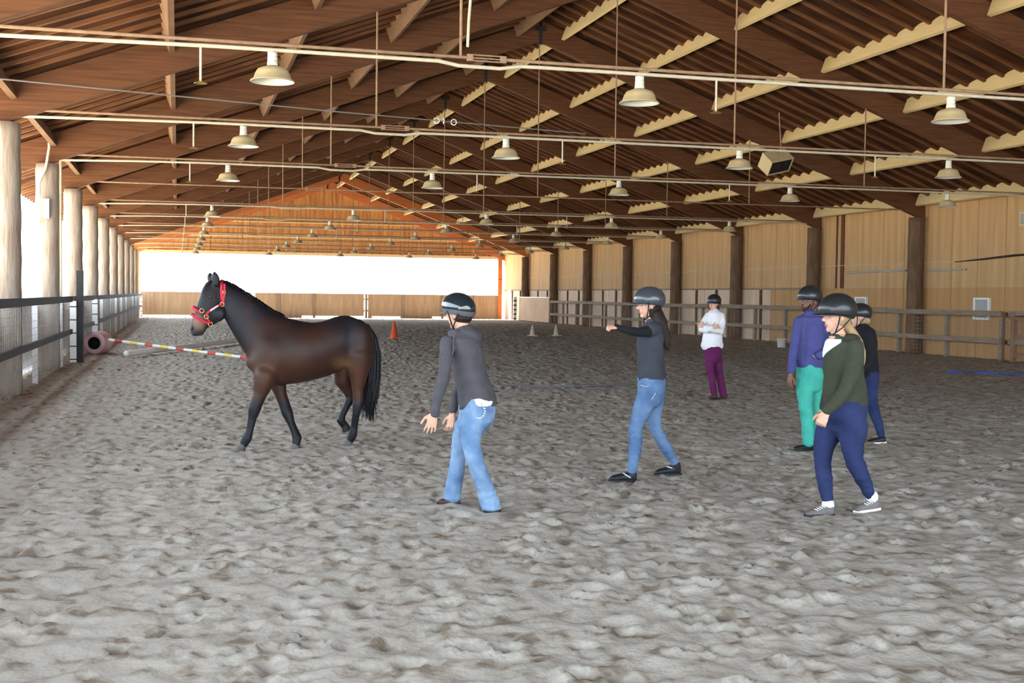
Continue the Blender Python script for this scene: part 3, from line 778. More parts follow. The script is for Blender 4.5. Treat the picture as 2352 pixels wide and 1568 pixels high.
def shoe(par, heel, toe, m, h=.085, w=.045, sole=None, ankle=None, name='shoe'):
    d = (toe-heel); L = d.length; d.normalize(); sd = d.cross(Vector((0, 0, 1))).normalized(); up_ = sd.cross(d).normalized()
    g = G()
    g.loft([(heel+d*.03+up_*h*.5, sd*w*.72, up_*h*.5), (heel+d*L*.32+up_*h*.46, sd*w*.82, up_*h*.46), (heel+d*L*.6+up_*h*.36, sd*w*.95, up_*h*.36), (heel+d*L*.85+up_*h*.27, sd*w*.92, up_*h*.27), (heel+d*(L-.015)+up_*h*.2, sd*w*.6, up_*h*.18)], 14)
    if ankle is not None: g.tube([heel+d*L*.2+up_*h*.6, ankle], [w*.85, w*.9], 12)
    me = remesh(g, .008, 3); o = link(name, me, M[m], par, True)
    g = G(); n = 20; v = []
    for z in (-.002, .016):
        for i in range(n):
            t = 2*pi*i/n; fx = cos(t); v.append(heel+d*(L*.5+L*.51*fx)+sd*(w*(.98 if fx > 0 else .82)*sin(t))+up_*(z+.0))
    g.add(v, [(i, (i+1) % n, n+(i+1) % n, n+i) for i in range(n)]+[tuple(range(n-1, -1, -1)), tuple(range(n, 2*n))])
    g.build('sole', M[sole or 'blackshoe'], o)
    return o

def garment(par, name, m, fn, vox=.011, sm=5, fold=.006, fs=8, seed=0, label=None, stretch=(1, 1, 1)):
    g = G(); fn(g); me = remesh(g, vox, sm, fold, fs, seed, stretch=stretch); return link(name, me, M[m], par, True, label)

def person(root_xy, label, group=None):
    return empty('person', (root_xy[0], root_xy[1], 0), label, 'person', group)
def settle(e):
    """children were built in world space: keep them there under the Empty"""
    bpy.context.view_layer.update()
    inv = e.matrix_world.inverted()
    for ch in [x for x in bpy.data.objects if x.parent == e]:
        ch.matrix_parent_inverse = inv
def body(par, fn, skin='skin'):
    g = G(); fn(g); me = remesh(g, .0062, 2); return link('body', me, M[skin], par, True)
def inner(rows, k=.72): return [(x, y, d, hw*k) for x, y, d, hw in rows]
def innert(rows, k=.8): return [(x, y, d, hw*k, dep*k) for x, y, d, hw, dep in rows]

# ---------------------------------------------------------------- A: woman in grey hoodie, seen from behind
F = Fig(2.8, 940, 640, 9.12)
E = person(atZ(1085, 1165)[:2], 'woman in grey hoodie, black helmet and flared jeans leaning towards the horse')
fdir = (-SR*.86+DV*.50).normalized(); upv = Vector((0, 0, 1)); hu = (upv+fdir*.12).normalized()
H = F.p(318, 215, .02)
lft = Vector((-fdir.y, fdir.x, 0))
tor = [(352, 345, 0, 62, .12), (345, 385, 0, 108, .175), (362, 450, 0, 116, .175), (378, 530, 0, 106, .16), (396, 620, 0, 106, .155), (422, 700, 0, 118, .16), (438, 765, 0, 124, .165)]
armL = [(245, 400, -.13, 42), (235, 480, -.17, 43), (232, 560, -.20, 42), (220, 650, -.21, 40), (188, 745, -.22, 33), (165, 835, -.24, 27)]
armR = [(420, 405, .15, 40), (390, 520, .20, 38), (335, 660, .24, 34), (298, 750, .22, 30), (284, 845, .20, 24)]
legN = [(395, 880, -.07, 82), (395, 960, -.08, 77), (398, 1060, -.10, 62), (415, 1150, -.10, 56), (455, 1260, -.06, 55), (492, 1360, .0, 59), (522, 1450, .03, 66)]
legF = [(400, 880, .08, 76), (358, 960, .10, 72), (325, 1060, .12, 55), (318, 1130, .13, 50), (305, 1230, .15, 53), (288, 1330, .18, 56), (275, 1398, .20, 59)]
pel = [(430, 770, 0, 118, .165), (438, 830, 0, 118, .17), (430, 900, 0, 112, .165), (408, 950, 0, 90, .13)]
def bd(g):
    head_shapes(g, H, fdir, hu); g.tube([H-hu*.06-fdir*.015, F.p(345, 345)], [.05, .06])
    torso(g, F, innert(tor)); torso(g, F, innert(pel))
    for l in (armL, armR, legN, legF): limb(g, F, inner(l, .6 if l in (legN, legF) else .72))
    hand(g, F.p(158, 862, -.245), F.p(138, 960, -.27)-F.p(158, 862, -.245), DV*.9-SR*.3, -SR, .16, 1.02, .25)
    hand(g, F.p(278, 862, .20), F.p(264, 955, .17)-F.p(278, 862, .20), -DV*.6-SR*.5, -SR, .18, .98, .22)
body(E, bd); face_parts(E, H, fdir, hu, 1, 'lip')
def hd(g):
    torso(g, F, tor); limb(g, F, armL); limb(g, F, armR)
    g.tube([F.p(165, 838, -.24), F.p(160, 872, -.245)], [F.m(29), F.m(28)])
    g.tube([F.p(284, 820, .20), F.p(281, 858, .20)], [F.m(26), F.m(24)])
    g.loft([(F.p(390, 770, 0), SR*F.m(78), DV*.17), (F.p(372, 800, 0), SR*F.m(55), DV*.16), (F.p(350, 826, 0), SR*F.m(30), DV*.13)], 16)
    g.ell(F.p(398, 358, -.01), SR*.085, DV*.12, Vector((0, 0, .052))); g.ell(F.p(372, 325, .0), SR*.075, DV*.085, Vector((0, 0, .035)))
    g.ell(F.p(425, 380, -.02), SR*.045, DV*.07, Vector((0, 0, .038)))
    g.tube([F.p(300, 345, -.11), F.p(270, 352, -.02), F.p(285, 345, .08)], .028)
ho = garment(E, 'hoodie', 'hoodie', hd, .010, 4, .013, 6, 1)
g = G(); g.tube([F.p(296, 345, -.145), F.p(282, 400, -.165), F.p(284, 450, -.195), F.p(278, 490, -.205)], .005, 6); g.build('seam', M['helmgrey'], ho, smooth=True)
garment(E, 'undershirt', 'whitec', lambda g: torso(g, F, [(442, 755, 0, 112, .160), (440, 778, 0, 116, .170), (436, 798, 0, 116, .174)]), .010, 3, .003)
def jn(g):
    torso(g, F, [(x, y+14, d, hw*1.0, dep) for x, y, d, hw, dep in pel]); limb(g, F, legN); limb(g, F, legF)
    g.loft([(F.p(522, 1440, .03), SR*F.m(58), DV*.075), (F.p(528, 1478, .03), SR*F.m(66), DV*.09)], 14, caps=False)
    g.loft([(F.p(278, 1380, .20), SR*F.m(54), DV*.07), (F.p(275, 1410, .20), SR*F.m(60), DV*.08)], 14, caps=False)
je = garment(E, 'jeans', 'jeans', jn, .010, 5, .015, 8, 2, stretch=(1, 1, 2.2))
g = G()
cc = F.p(448, 850, -.165)
for k in range(18):
    t = 2*pi*k/18; q = cc+SR*.045*cos(t)+upv*.055*sin(t)-DV*(.0+.008*cos(t)); g.ell(q, SR*.009, DV*.007, upv*.007, 6)
g.build('pocket_stitching', M['trim'], je, smooth=True, label='silver back pocket decoration')
hl_ = helmet(E, H+hu*.0, fdir, hu, 'helmgloss', 'helmgrey', 1.02, .45, label='glossy black helmet with grey rim')
g = G(); g.ell(H-fdir*.03-hu*.04, lft*.078, fdir*.078, hu*.05); 
link('hair', remesh(g, .008, 2), M['hairdark'], E, True)
shoe(E, F.p(333, 1456, .21), F.p(178, 1446, .16), 'brownshoe', .075, .042)
shoe(E, F.p(590, 1492, .03), F.p(478, 1500, .0), 'brownshoe', .05, .042)
g = G(); g.tube([H+Vector((0, 0, 0))]*2, .001) if False else None
q = F.p(150, 915, -.262); g = G(); g.tube([q+SR*.012*cos(t)+upv*.004*sin(t)-DV*.006*sin(t) for t in np.linspace(0, 2*pi, 10)], .003, 6, caps=False); g.build('ring', M['trim'], E, smooth=True)
settle(E)

# ---------------------------------------------------------------- B: woman pointing
F = Fig(3.135, 1360, 640, 10.85)
E = person(atZ(1490, 1092)[:2], 'woman with long dark ponytail and grey-black helmet, right fist stretched out, blue jeans')
fdir = (-SR*.98-DV*.12).normalized(); hu = (upv+fdir*.02).normalized(); H = F.p(412, 180, 0)
tor = [(428, 315, 0, 45, .09), (432, 345, 0, 78, .17), (425, 420, 0, 96, .18), (420, 480, 0, 98, .17), (422, 560, 0, 92, .15), (424, 640, 0, 98, .155), (428, 712, 0, 100, .165)]
armN = [(452, 365, -.14, 48), (400, 378, -.20, 45), (330, 385, -.26, 36), (280, 376, -.28, 33), (225, 362, -.26, 27), (180, 348, -.25, 22)]
armF = [(450, 370, .15, 44), (430, 470, .20, 38), (400, 560, .22, 33), (390, 640, .20, 25)]
pel = [(428, 715, 0, 98, .165), (430, 770, 0, 100, .17), (425, 830, 0, 96, .165), (415, 880, 0, 84, .14)]
legN = [(395, 850, -.07, 76), (368, 930, -.08, 70), (335, 1010, -.08, 56), (314, 1080, -.08, 50), (312, 1160, -.07, 49), (308, 1240, -.11, 45), (296, 1320, -.15, 38), (285, 1390, -.18, 35)]
legF = [(455, 850, .09, 72), (448, 930, .10, 60), (448, 1010, .11, 50), (456, 1075, .12, 44), (495, 1150, .13, 45), (540, 1230, .13, 42), (575, 1285, .18, 36), (598, 1325, .20, 33)]
def bd(g):
    head_shapes(g, H, fdir, hu); g.tube([H-hu*.06-fdir*.015, F.p(425, 330)], [.05, .058])
    torso(g, F, innert(tor)); torso(g, F, innert(pel))
    for l in (armN, armF): limb(g, F, inner(l))
    for l in (legN, legF): limb(g, F, inner(l, .66))
    hand(g, F.p(182, 348, -.25), -SR*1.0-DV*.05, -upv*.8+DV*.3, DV*.2+upv*.6, 1.45, 1.0, .03)
    hand(g, F.p(388, 655, .20), -upv-SR*.1, -DV, -SR, .35, .95)
body(E, bd); face_parts(E, H, fdir, hu, 1, 'lip')
def ts(g):
    torso(g, F, tor)
    g.tube([F.p(452, 365, -.12), F.p(415, 372, -.19)], [F.m(54), F.m(48)]); g.tube([F.p(452, 370, .12), F.p(440, 440, .18)], [F.m(50), F.m(44)])
garment(E, 'tshirt', 'shirt2', ts, .010, 4, .015, 6, 3)
def sl(g):
    limb(g, F, armN, 1, -.003); limb(g, F, armF, 1, -.003); g.tube([F.p(182, 348, -.25), F.p(168, 345, -.25)], [F.m(23), F.m(22)])
garment(E, 'black_sleeves', 'blacks', sl, .009, 4, .007, 10, 4)
def jn(g): torso(g, F, pel); limb(g, F, legN); limb(g, F, legF)
je = garment(E, 'jeans', 'jeans2', jn, .010, 6, .014, 8, 5, stretch=(1, 1, 2.4))
g = G(); g.tube([F.p(460, 745, -.16), F.p(455, 830, -.165), F.p(420, 880, -.155)], .003, 6); g.tube([F.p(350, 765, -.135), F.p(385, 778, -.155), F.p(410, 770, -.165)], .003, 6); g.build('stitching', M['trim'], je, smooth=True)
helmet(E, H, fdir, hu, 'helmsilver', None, 1.06, .95, label='grey-black riding helmet with visor')
def hr(g):
    g.ell(H-fdir*.03-hu*.045, SR*.075, DV*.078, upv*.06)
    g.tube([F.p(430, 225, 0), F.p(462, 260, -.02), F.p(490, 320, -.04), F.p(515, 400, -.05), F.p(532, 460, -.05), F.p(545, 510, -.05)], [.055, .07, .068, .055, .038, .012], 12)
    for k in range(14):
        a_ = k*.9; o_ = Vector((cos(a_)*.05, sin(a_)*.04, 0))
        g.tube([F.p(440, 235, 0)+o_, F.p(478, 300, -.03)+o_*1.3, F.p(512, 400, -.05)+o_*1.2, F.p(540+4*cos(k*2.), 500+12*sin(k*1.7), -.05)+o_*.6], [.012, .012, .010, .004], 6)
garment(E, 'ponytail', 'hairdark', hr, .008, 2, .004, 20, 6, label='long dark brown ponytail')
s1 = shoe(E, F.p(325, 1464, -.18), F.p(118, 1454, -.20), 'blackshoe', .10, .046, ankle=F.p(290, 1395, -.18), name='boot')
s2 = shoe(E, F.p(645, 1410, .21), F.p(448, 1410, .19), 'blackshoe', .10, .046, ankle=F.p(603, 1335, .20), name='boot')
for s_, a_, b_, dd in ((s1, (225, 1400), (275, 1432), -.235), (s2, (540, 1352), (575, 1362), .15)):
    g = G(); g.tube([F.p(a_[0], a_[1], dd+.03), F.p((a_[0]+b_[0])/2, (a_[1]+b_[1])/2, dd), F.p(b_[0], b_[1], dd+.005)], .007, 6); g.build('buckle_strap', M['trim'], s_, smooth=True)
settle(E)

# ---------------------------------------------------------------- C: woman in white jacket, arms folded
F = Fig(3.135, 1360, 640, 19.55)
E = person(atZ(1650, 915)[:2], 'woman in white jacket and plum trousers standing with folded arms by the right fence')
fdir = (-SR*.62-DV*.78).normalized(); hu = upv; H = F.p(878, 175, 0)
tor = [(882, 225, 0, 25, .07), (882, 245, 0, 52, .13), (880, 300, 0, 66, .14), (872, 370, 0, 66, .14), (866, 430, 0, 72, .145), (864, 482, 0, 80, .155)]
armA = [(930, 262, -.02, 24), (940, 320, -.08, 24), (925, 380, -.16, 24), (870, 368, -.22, 21), (812, 345, -.22, 16)]
armB = [(832, 262, -.02, 22), (800, 315, -.10, 22), (785, 368, -.16, 23), (820, 372, -.23, 20), (862, 352, -.25, 16)]
pel = [(866, 478, 0, 68, .15), (866, 530, 0, 66, .15), (866, 570, 0, 60, .13)]
l1 = [(842, 560, -.03, 36), (848, 620, -.04, 32), (858, 690, -.04, 27), (868, 760, -.03, 25), (880, 840, 0, 22)]
l2 = [(895, 560, .05, 38), (905, 620, .05, 34), (915, 690, .06, 30), (930, 760, .07, 28), (948, 850, .08, 28)]
def bd(g):
    head_shapes(g, H, fdir, hu); g.tube([H-hu*.06-fdir*.015, F.p(882, 240)], [.05, .055])
    torso(g, F, innert(tor)); torso(g, F, innert(pel))
    for l in (armA, armB, l1, l2): limb(g, F, inner(l))
    hand(g, F.p(815, 345, -.22), -SR*.9+upv*.25, DV, upv, .3, .95); hand(g, F.p(860, 352, -.26), SR*.9+upv*.2, DV, upv, .3, .95)
body(E, bd); face_parts(E, H, fdir, hu, 1, 'lip')
garment(E, 'jacket', 'whitec', lambda g: (torso(g, F, tor), limb(g, F, armA), limb(g, F, armB)), .012, 4, .014, 7, 7)
garment(E, 'trousers', 'plum', lambda g: (torso(g, F, pel), limb(g, F, l1), limb(g, F, l2)), .012, 3, .010, 9, 8)
helmet(E, H, fdir, hu, 'helmblack', None, 1.0, .6)
g = G(); g.ell(H-fdir*.03-hu*.05, SR*.07, DV*.075, upv*.055); g.tube([F.p(900, 205, .03), F.p(915, 222, .04)], [.03, .012]); link('hair', remesh(g, .01, 2), M['brownshoe'], E, True)
shoe(E, F.p(905, 862, 0), F.p(838, 870, -.12), 'brownshoe', .075, .042); shoe(E, F.p(965, 872, .10), F.p(902, 880, -.10), 'brownshoe', .08, .045)
settle(E)

# ---------------------------------------------------------------- D: man in blue jacket
F = Fig(2.615, 1760, 620, 13.10)
E = person(atZ(1868, 1030)[:2], 'bearded man with glasses in blue jacket, teal trousers and black helmet, hand in pocket')
fdir = (-SR*.90-DV*.44).normalized(); hu = upv; H = F.p(262, 178, 0)
tor = [(268, 260, 0, 38, .08), (272, 285, 0, 84, .16), (268, 350, 0, 94, .165), (264, 430, 0, 90, .155), (260, 500, 0, 88, .15), (262, 560, 0, 84, .15), (264, 580, 0, 78, .145)]
armL = [(200, 305, -.05, 34), (182, 390, -.08, 32), (168, 470, -.08, 29), (158, 540, -.08, 26), (150, 605, -.08, 24)]
armR = [(352, 310, .05, 38), (388, 380, .02, 36), (402, 440, -.05, 33), (362, 490, -.16, 28), (315, 515, -.19, 25)]
pel = [(264, 575, 0, 78, .15), (262, 630, 0, 82, .155), (258, 690, 0, 76, .14)]
l1 = [(228, 680, -.05, 48), (232, 760, -.06, 45), (240, 840, -.06, 40), (246, 930, -.06, 36), (253, 1035, -.05, 35)]
l2 = [(302, 680, .07, 48), (302, 760, .08, 45), (304, 840, .08, 40), (308, 930, .09, 36), (312, 1025, .10, 35)]
def bd(g):
    head_shapes(g, H, fdir, hu, 1.02, 1.1); g.tube([H-hu*.06-fdir*.015, F.p(270, 275)], [.056, .064])
    torso(g, F, innert(tor)); torso(g, F, innert(pel))
    for l in (armL, armR, l1, l2): limb(g, F, inner(l))
    hand(g, F.p(147, 625, -.08), -upv-SR*.12, SR*.8+DV*.3, -DV, .3, 1.08, .1)
    hand(g, F.p(318, 517, -.16), -SR*.8-upv*.5+DV*.35, DV*.9, upv, .3, 1.0, .05)
body(E, bd, 'skind'); face_parts(E, H, fdir, hu, 1.02, 'lipd')
sd_ = hu.cross(fdir).normalized()
def brd(g):
    g.tube([H+sd_*.052+fdir*.035-hu*.055, H+sd_*.044+fdir*.062-hu*.092, H+fdir*.082-hu*.112, H-sd_*.044+fdir*.062-hu*.092, H-sd_*.052+fdir*.035-hu*.055], [.012, .018, .020, .018, .012], 8)
    g.tube([H+sd_*.025+fdir*.093-hu*.066, H+fdir*.100-hu*.061, H-sd_*.025+fdir*.093-hu*.066], .005, 6)
garment(E, 'beard', 'hairdark', brd, .006, 1, 0)
g = G()
for q in (-1, 1):
    c_ = H+sd_*q*.033+fdir*.100-hu*.008
    g.tube([c_+sd_*.022*cos(t)+hu*.016*sin(t)-fdir*.004*cos(t)*q for t in np.linspace(0, 2*pi, 14)], .0018, 6, caps=False)
    g.tube([c_+sd_*q*.022, H+sd_*q*.080+fdir*.01-hu*.008], .0018, 6)
g.tube([H+sd_*.011+fdir*.1-hu*.006, H-sd_*.011+fdir*.1-hu*.006], .0018, 6); g.build('glasses', M['trim'], E, smooth=True)
def jk(g):
    torso(g, F, tor); limb(g, F, armL); limb(g, F, armR); g.tube([F.p(240, 268, -.06), F.p(262, 258, -.085), F.p(300, 262, -.02), F.p(305, 262, .06)], .024)
jo = garment(E, 'jacket', 'bluej', jk, .011, 4, .016, 6, 9)
g = G(); g.tube([F.p(238, 290, -.165), F.p(226, 360, -.165), F.p(215, 560, -.145)], .004, 6); g.build('zip', M['helmgrey'], jo, smooth=True)
g = G(); g.tube([F.p(280, 512, -.165), F.p(300, 532, -.17)], .005, 6); g.build('pocket_zip', M['trim'], jo, smooth=True)
garment(E, 'trousers', 'teal', lambda g: (torso(g, F, pel), limb(g, F, l1), limb(g, F, l2)), .011, 4, .016, 6, 10, stretch=(1, 1, 1.8))
helmet(E, H, fdir, hu, 'helmblack', None, 1.07, .7)
shoe(E, F.p(282, 1082, .0), F.p(165, 1082, -.10), 'blackshoe', .085, .048); shoe(E, F.p(350, 1065, .14), F.p(270, 1072, .02), 'blackshoe', .085, .048)
settle(E)

# ---------------------------------------------------------------- F: woman in black top behind
F = Fig(2.615, 1760, 620, 13.75)
E = person(atZ(2000, 1012)[:2], 'woman in black top and dark jeans, mostly hidden behind the woman in the olive sweater')
fdir = (-SR*.95+DV*.25).normalized(); hu = upv; H = F.p(562, 275, 0)
tor = [(582, 335, 0, 34, .07), (590, 360, 0, 62, .15), (596, 430, 0, 68, .16), (600, 500, 0, 64, .145), (610, 570, 0, 60, .14), (618, 630, 0, 58, .15)]
armL = [(615, 380, -.14, 32), (632, 470, -.18, 30), (620, 560, -.20, 26), (575, 600, -.22, 22), (545, 605, -.22, 18)]
armR = [(560, 380, .14, 30), (560, 480, .18, 28), (540, 570, .18, 22)]
pel = [(620, 615, 0, 54, .15), (622, 670, 0, 52, .155), (616, 730, 0, 46, .13)]
l1 = [(625, 720, -.06, 44), (632, 800, -.07, 38), (652, 860, -.07, 32), (672, 920, -.06, 28), (690, 990, -.05, 22)]
l2 = [(600, 720, .06, 42), (560, 810, .08, 36), (520, 870, .09, 31), (480, 940, .10, 27), (452, 1000, .10, 21)]
def bd(g):
    head_shapes(g, H, fdir, hu, .98); g.tube([H-hu*.06-fdir*.015, F.p(585, 350)], [.048, .058])
    torso(g, F, innert(tor)); torso(g, F, innert(pel))
    for l in (armL, armR, l1, l2): limb(g, F, inner(l))
    hand(g, F.p(545, 605, -.22), -SR, -upv, DV, .5, .95); hand(g, F.p(538, 585, .18), -upv-SR*.2, -DV, -SR, .4, .95)
body(E, bd); face_parts(E, H, fdir, hu, .98, 'lip')
garment(E, 'top', 'blacks', lambda g: (torso(g, F, tor), limb(g, F, armL), limb(g, F, armR)), .011, 4, .010, 7, 11)
garment(E, 'jeans', 'navy', lambda g: (torso(g, F, pel), limb(g, F, l1), limb(g, F, l2)), .011, 3, .009, 9, 12)
helmet(E, H, fdir, hu, 'helmblack', None, 1.0, .5)
g = G(); g.ell(H-fdir*.035-hu*.05, SR*.068, DV*.072, upv*.05); g.ell(H-fdir*.085-hu*.055, SR*.035, DV*.035, upv*.04); link('hair', remesh(g, .009, 2, .003, 30), M['hairblond'], E, True)
shoe(E, F.p(722, 1038, -.05), F.p(602, 1042, -.08), 'blackshoe', .08, .042, 'pwhite'); shoe(E, F.p(475, 1032, .10), F.p(395, 1034, .08), 'blackshoe', .08, .042, 'pwhite')
settle(E)

# ---------------------------------------------------------------- E: woman in olive sweater
F = Fig(2.615, 1760, 620, 9.17)
E = person(atZ(1938, 1178)[:2], 'woman in olive sweater, navy jeans and grey shoes with a long blond ponytail')
fdir = (-SR*.97-DV*.22).normalized(); hu = upv; H = F.p(425, 268, 0)
tor = [(440, 405, 0, 52, .10), (468, 428, 0, 100, .175), (466, 490, 0, 115, .18), (462, 560, 0, 118, .17), (468, 640, 0, 118, .155), (472, 710, 0, 128, .16), (474, 770, 0, 134, .17), (476, 805, 0, 130, .175)]
armN = [(528, 455, -.15, 52), (532, 540, -.19, 50), (512, 640, -.22, 46), (470, 730, -.24, 41), (410, 800, -.25, 35), (362, 848, -.25, 31)]
armF = [(430, 450, .15, 48), (410, 560, .20, 42), (390, 680, .22, 38), (360, 780, .20, 32), (345, 830, .20, 28)]
pel = [(472, 790, 0, 128, .175), (474, 840, 0, 131, .178), (472, 885, 0, 126, .17), (468, 925, 0, 104, .14)]
l1 = [(392, 930, .08, 86), (362, 1000, .09, 76), (343, 1080, .09, 60), (338, 1150, .09, 52), (346, 1230, .04, 50), (358, 1310, -.01, 42), (370, 1395, -.06, 34)]
l2 = [(525, 930, -.07, 88), (515, 1010, -.08, 78), (520, 1090, -.08, 62), (532, 1150, -.08, 55), (565, 1220, -.04, 52), (598, 1290, .0, 42), (622, 1350, .04, 34)]
def bd(g):
    head_shapes(g, H, fdir, hu, 1.03); g.tube([H-hu*.06-fdir*.015, F.p(425, 365), F.p(450, 430)], [.052, .053, .062])
    g.ell(F.p(432, 405, -.0), SR*.07, DV*.09, upv*.035)
    torso(g, F, innert(tor)); torso(g, F, innert(pel))
    for l in (armN, armF): limb(g, F, inner(l))
    for l in (l1, l2): limb(g, F, inner(l, .66))
    hand(g, F.p(360, 856, -.25), (F.p(318, 935, -.25)-F.p(360, 856, -.25)), DV*.8+SR*.5, -SR*.5-DV*.8, 1.15, 1.05, .04)
    hand(g, F.p(343, 840, .20), -upv-SR*.2, -DV, -SR, .6, .95)
body(E, bd); face_parts(E, H, fdir, hu, 1.03, 'lip')
def sw(g): 
    torso(g, F, tor); limb(g, F, armN); limb(g, F, armF); g.ell(F.p(500, 418, 0), SR*.08, DV*.15, upv*.05)
so = garment(E, 'sweater', 'olive', sw, .010, 4, .014, 6, 13)
# white top seen in the neckline
def vneck(name, m, rows, wt, off):
    g = G(); R = []; nn = 14
    def ringat(y):
        for a_, b_ in zip(tor, tor[1:]):
            if a_[1] <= y <= b_[1]:
                f_ = (y-a_[1])/(b_[1]-a_[1]); return [a_[k]*(1-f_)+b_[k]*f_ for k in range(5)]
    for y in rows:
        x_, y_, d_, hw, dep = ringat(y); W_ = wt(y); c_ = F.p(x_, y_, d_)
        for lay in (off, off-.012):
            for k in range(nn+1):
                t = pi+W_*(2*k/nn-1); R.append(c_+SR*(F.m(hw)+lay)*cos(t)+DV*(dep+lay)*sin(t))
    st = 2*(nn+1); fs = []
    for i in range(len(rows)-1):
        for k in range(nn):
            a_ = i*st+k; fs += [(a_, a_+1, a_+st+1, a_+st), (a_+nn+1, a_+nn+1+st, a_+nn+2+st, a_+nn+2)]
        for k in (0, nn): a_ = i*st+k; fs.append((a_, a_+st, a_+st+nn+1, a_+nn+1))
    g.add(R, fs); return g.build(name, M[m], E, smooth=True)
vneck('tank_top', 'tank', [412, 430, 450, 475, 500, 525], lambda y: max(.03, 1.25*(525-y)/113), .010)
garment(E, 'jeans', 'navy', lambda g: (torso(g, F, pel), limb(g, F, l1), limb(g, F, l2)), .010, 12, .012, 8, 15, stretch=(1, 1, 2.4))
helmet(E, H, fdir, hu, 'helmblack', None, 1.12, 1.05, label='matte black riding helmet')
def hr(g):
    g.ell(H-fdir*.035-hu*.045, SR*.075, DV*.08, upv*.06)
    g.tube([F.p(480, 330, 0), F.p(515, 375, .03), F.p(555, 430, .06), F.p(580, 500, .09), F.p(588, 565, .10)], [.035, .038, .034, .026, .008], 10)
    for k in range(10):
        o_ = Vector((cos(k*1.1)*.02, sin(k*1.1)*.02, 0)); g.tube([F.p(490, 335, 0)+o_, F.p(530, 390, .04)+o_*1.2, F.p(575, 480, .08)+o_, F.p(588+3*cos(k), 560+14*sin(k*2.), .10)], [.010, .010, .009, .003], 6)
garment(E, 'ponytail', 'hairblond', hr, .008, 2, .004, 22, 16, label='long blond ponytail')
a1 = shoe(E, F.p(410, 1476, -.07), F.p(226, 1476, -.10), 'greyshoe', .085, .046); a2 = shoe(E, F.p(688, 1436, .05), F.p(522, 1456, .03), 'greyshoe', .09, .046, 'tank')
for s_, x_, y_, d_ in ((a1, 290, 1434, -.125), (a2, 590, 1401, -.005)):
    for k in range(4):
        g = G(); g.tube([F.p(x_+k*14, y_-k*6, d_), F.p(x_+k*14+22, y_-k*6+10, d_-.012)], .004, 6); g.build('lace', M['tank'], s_, smooth=True)
for x_, y_, d_ in ((372, 1410, -.06), (636, 1362, .04)):
    g = G(); g.tube([F.p(x_-2, y_-12, d_), F.p(x_, y_+8, d_)], F.m(36), 12); g.build('sock', M['tank'], E, smooth=True)
settle(E)

# ================================================================== horse
F = Fig(3.135, 400, 580, 12.45)
def hd_(x): return (x-500)*.5/780 if x < 500 else .5*((x-500)/780)**1.3
def hp(x, y, d=0): return F.p(x, y, hd_(x)+d)
def span(g, rows, n=24):
    R = []
    for r in rows:
        x1, y1, x2, y2, dep = r[:5]; d = r[5] if len(r) > 5 else 0
        a = hp(x1, y1, d); b = hp(x2, y2, d); R.append(((a+b)/2, (a-b)/2, DV*dep))
    g.loft(R, n)
E = empty('horse', atZ(720, 1033), 'dark bay horse with black legs and a red halter walking to the left', 'horse')
LF = [(655, 880, 78, -.12), (640, 950, 64, -.13), (618, 1020, 46, -.13), (592, 1085, 37, -.13), (578, 1130, 36, -.13), (562, 1195, 25, -.13), (545, 1275, 22, -.13), (525, 1335, 29, -.13), (497, 1385, 24, -.13)]
RF = [(735, 890, 72, .12), (748, 950, 56, .12), (768, 1020, 40, .10), (795, 1095, 33, .07), (815, 1155, 34, .04), (840, 1220, 23, .01), (868, 1285, 23, -.03), (886, 1332, 29, -.05), (878, 1382, 24, -.07)]
LH = [(1325, 740, 105, -.12), (1330, 830, 84, -.13), (1326, 910, 58, -.13), (1322, 990, 38, -.13), (1326, 1060, 33, -.13), (1322, 1095, 33, -.13), (1310, 1160, 23, -.13), (1297, 1250, 22, -.08), (1287, 1308, 28, -.06), (1266, 1352, 24, -.04)]
RH = [(1260, 760, 95, .12), (1225, 860, 78, .13), (1215, 930, 58, .13), (1245, 985, 38, .13), (1268, 1035, 31, .13), (1262, 1065, 29, .13), (1240, 1110, 22, .13), (1212, 1165, 22, .13), (1198, 1205, 27, .13), (1222, 1240, 24, .13)]
headr = [(318, 190, 352, 440, .062), (275, 192, 340, 478, .078), (232, 212, 312, 508, .086), (203, 255, 280, 524, .082), (182, 320, 255, 535, .070), (160, 385, 236, 548, .058), (140, 440, 226, 568, .050), (120, 500, 210, 592, .048), (110, 545, 192, 602, .044), (122, 578, 165, 598, .030)]
neckr = [(335, 202, 352, 430, .065), (380, 218, 362, 470, .070), (445, 250, 388, 530, .078), (530, 303, 425, 600, .088), (620, 362, 470, 672, .105), (710, 425, 520, 745, .14), (775, 452, 552, 840, .17), (830, 475, 640, 905, .19)]
trunk = [(548, 740, 560, 850, .09), (572, 690, 592, 903, .15), (640, 600, 640, 925, .19), (715, 500, 712, 945, .22), (800, 462, 800, 952, .245), (900, 487, 900, 940, .265), (1000, 505, 1010, 918, .28), (1085, 488, 1105, 892, .275), (1160, 456, 1185, 855, .265), (1245, 446, 1260, 800, .26), (1325, 474, 1325, 790, .24), (1385, 535, 1385, 790, .18), (1420, 610, 1410, 760, .10)]
def hleg(g, rows):
    g.tube([hp(x, y, d) for x, y, hw, d in rows], [F.m(hw)*(1.1 if y < 1050 else 1.26) for x, y, hw, d in rows], 14)
g = G(); span(g, headr); span(g, neckr); span(g, trunk)
for l in (LF, RF, LH, RH): hleg(g, l)
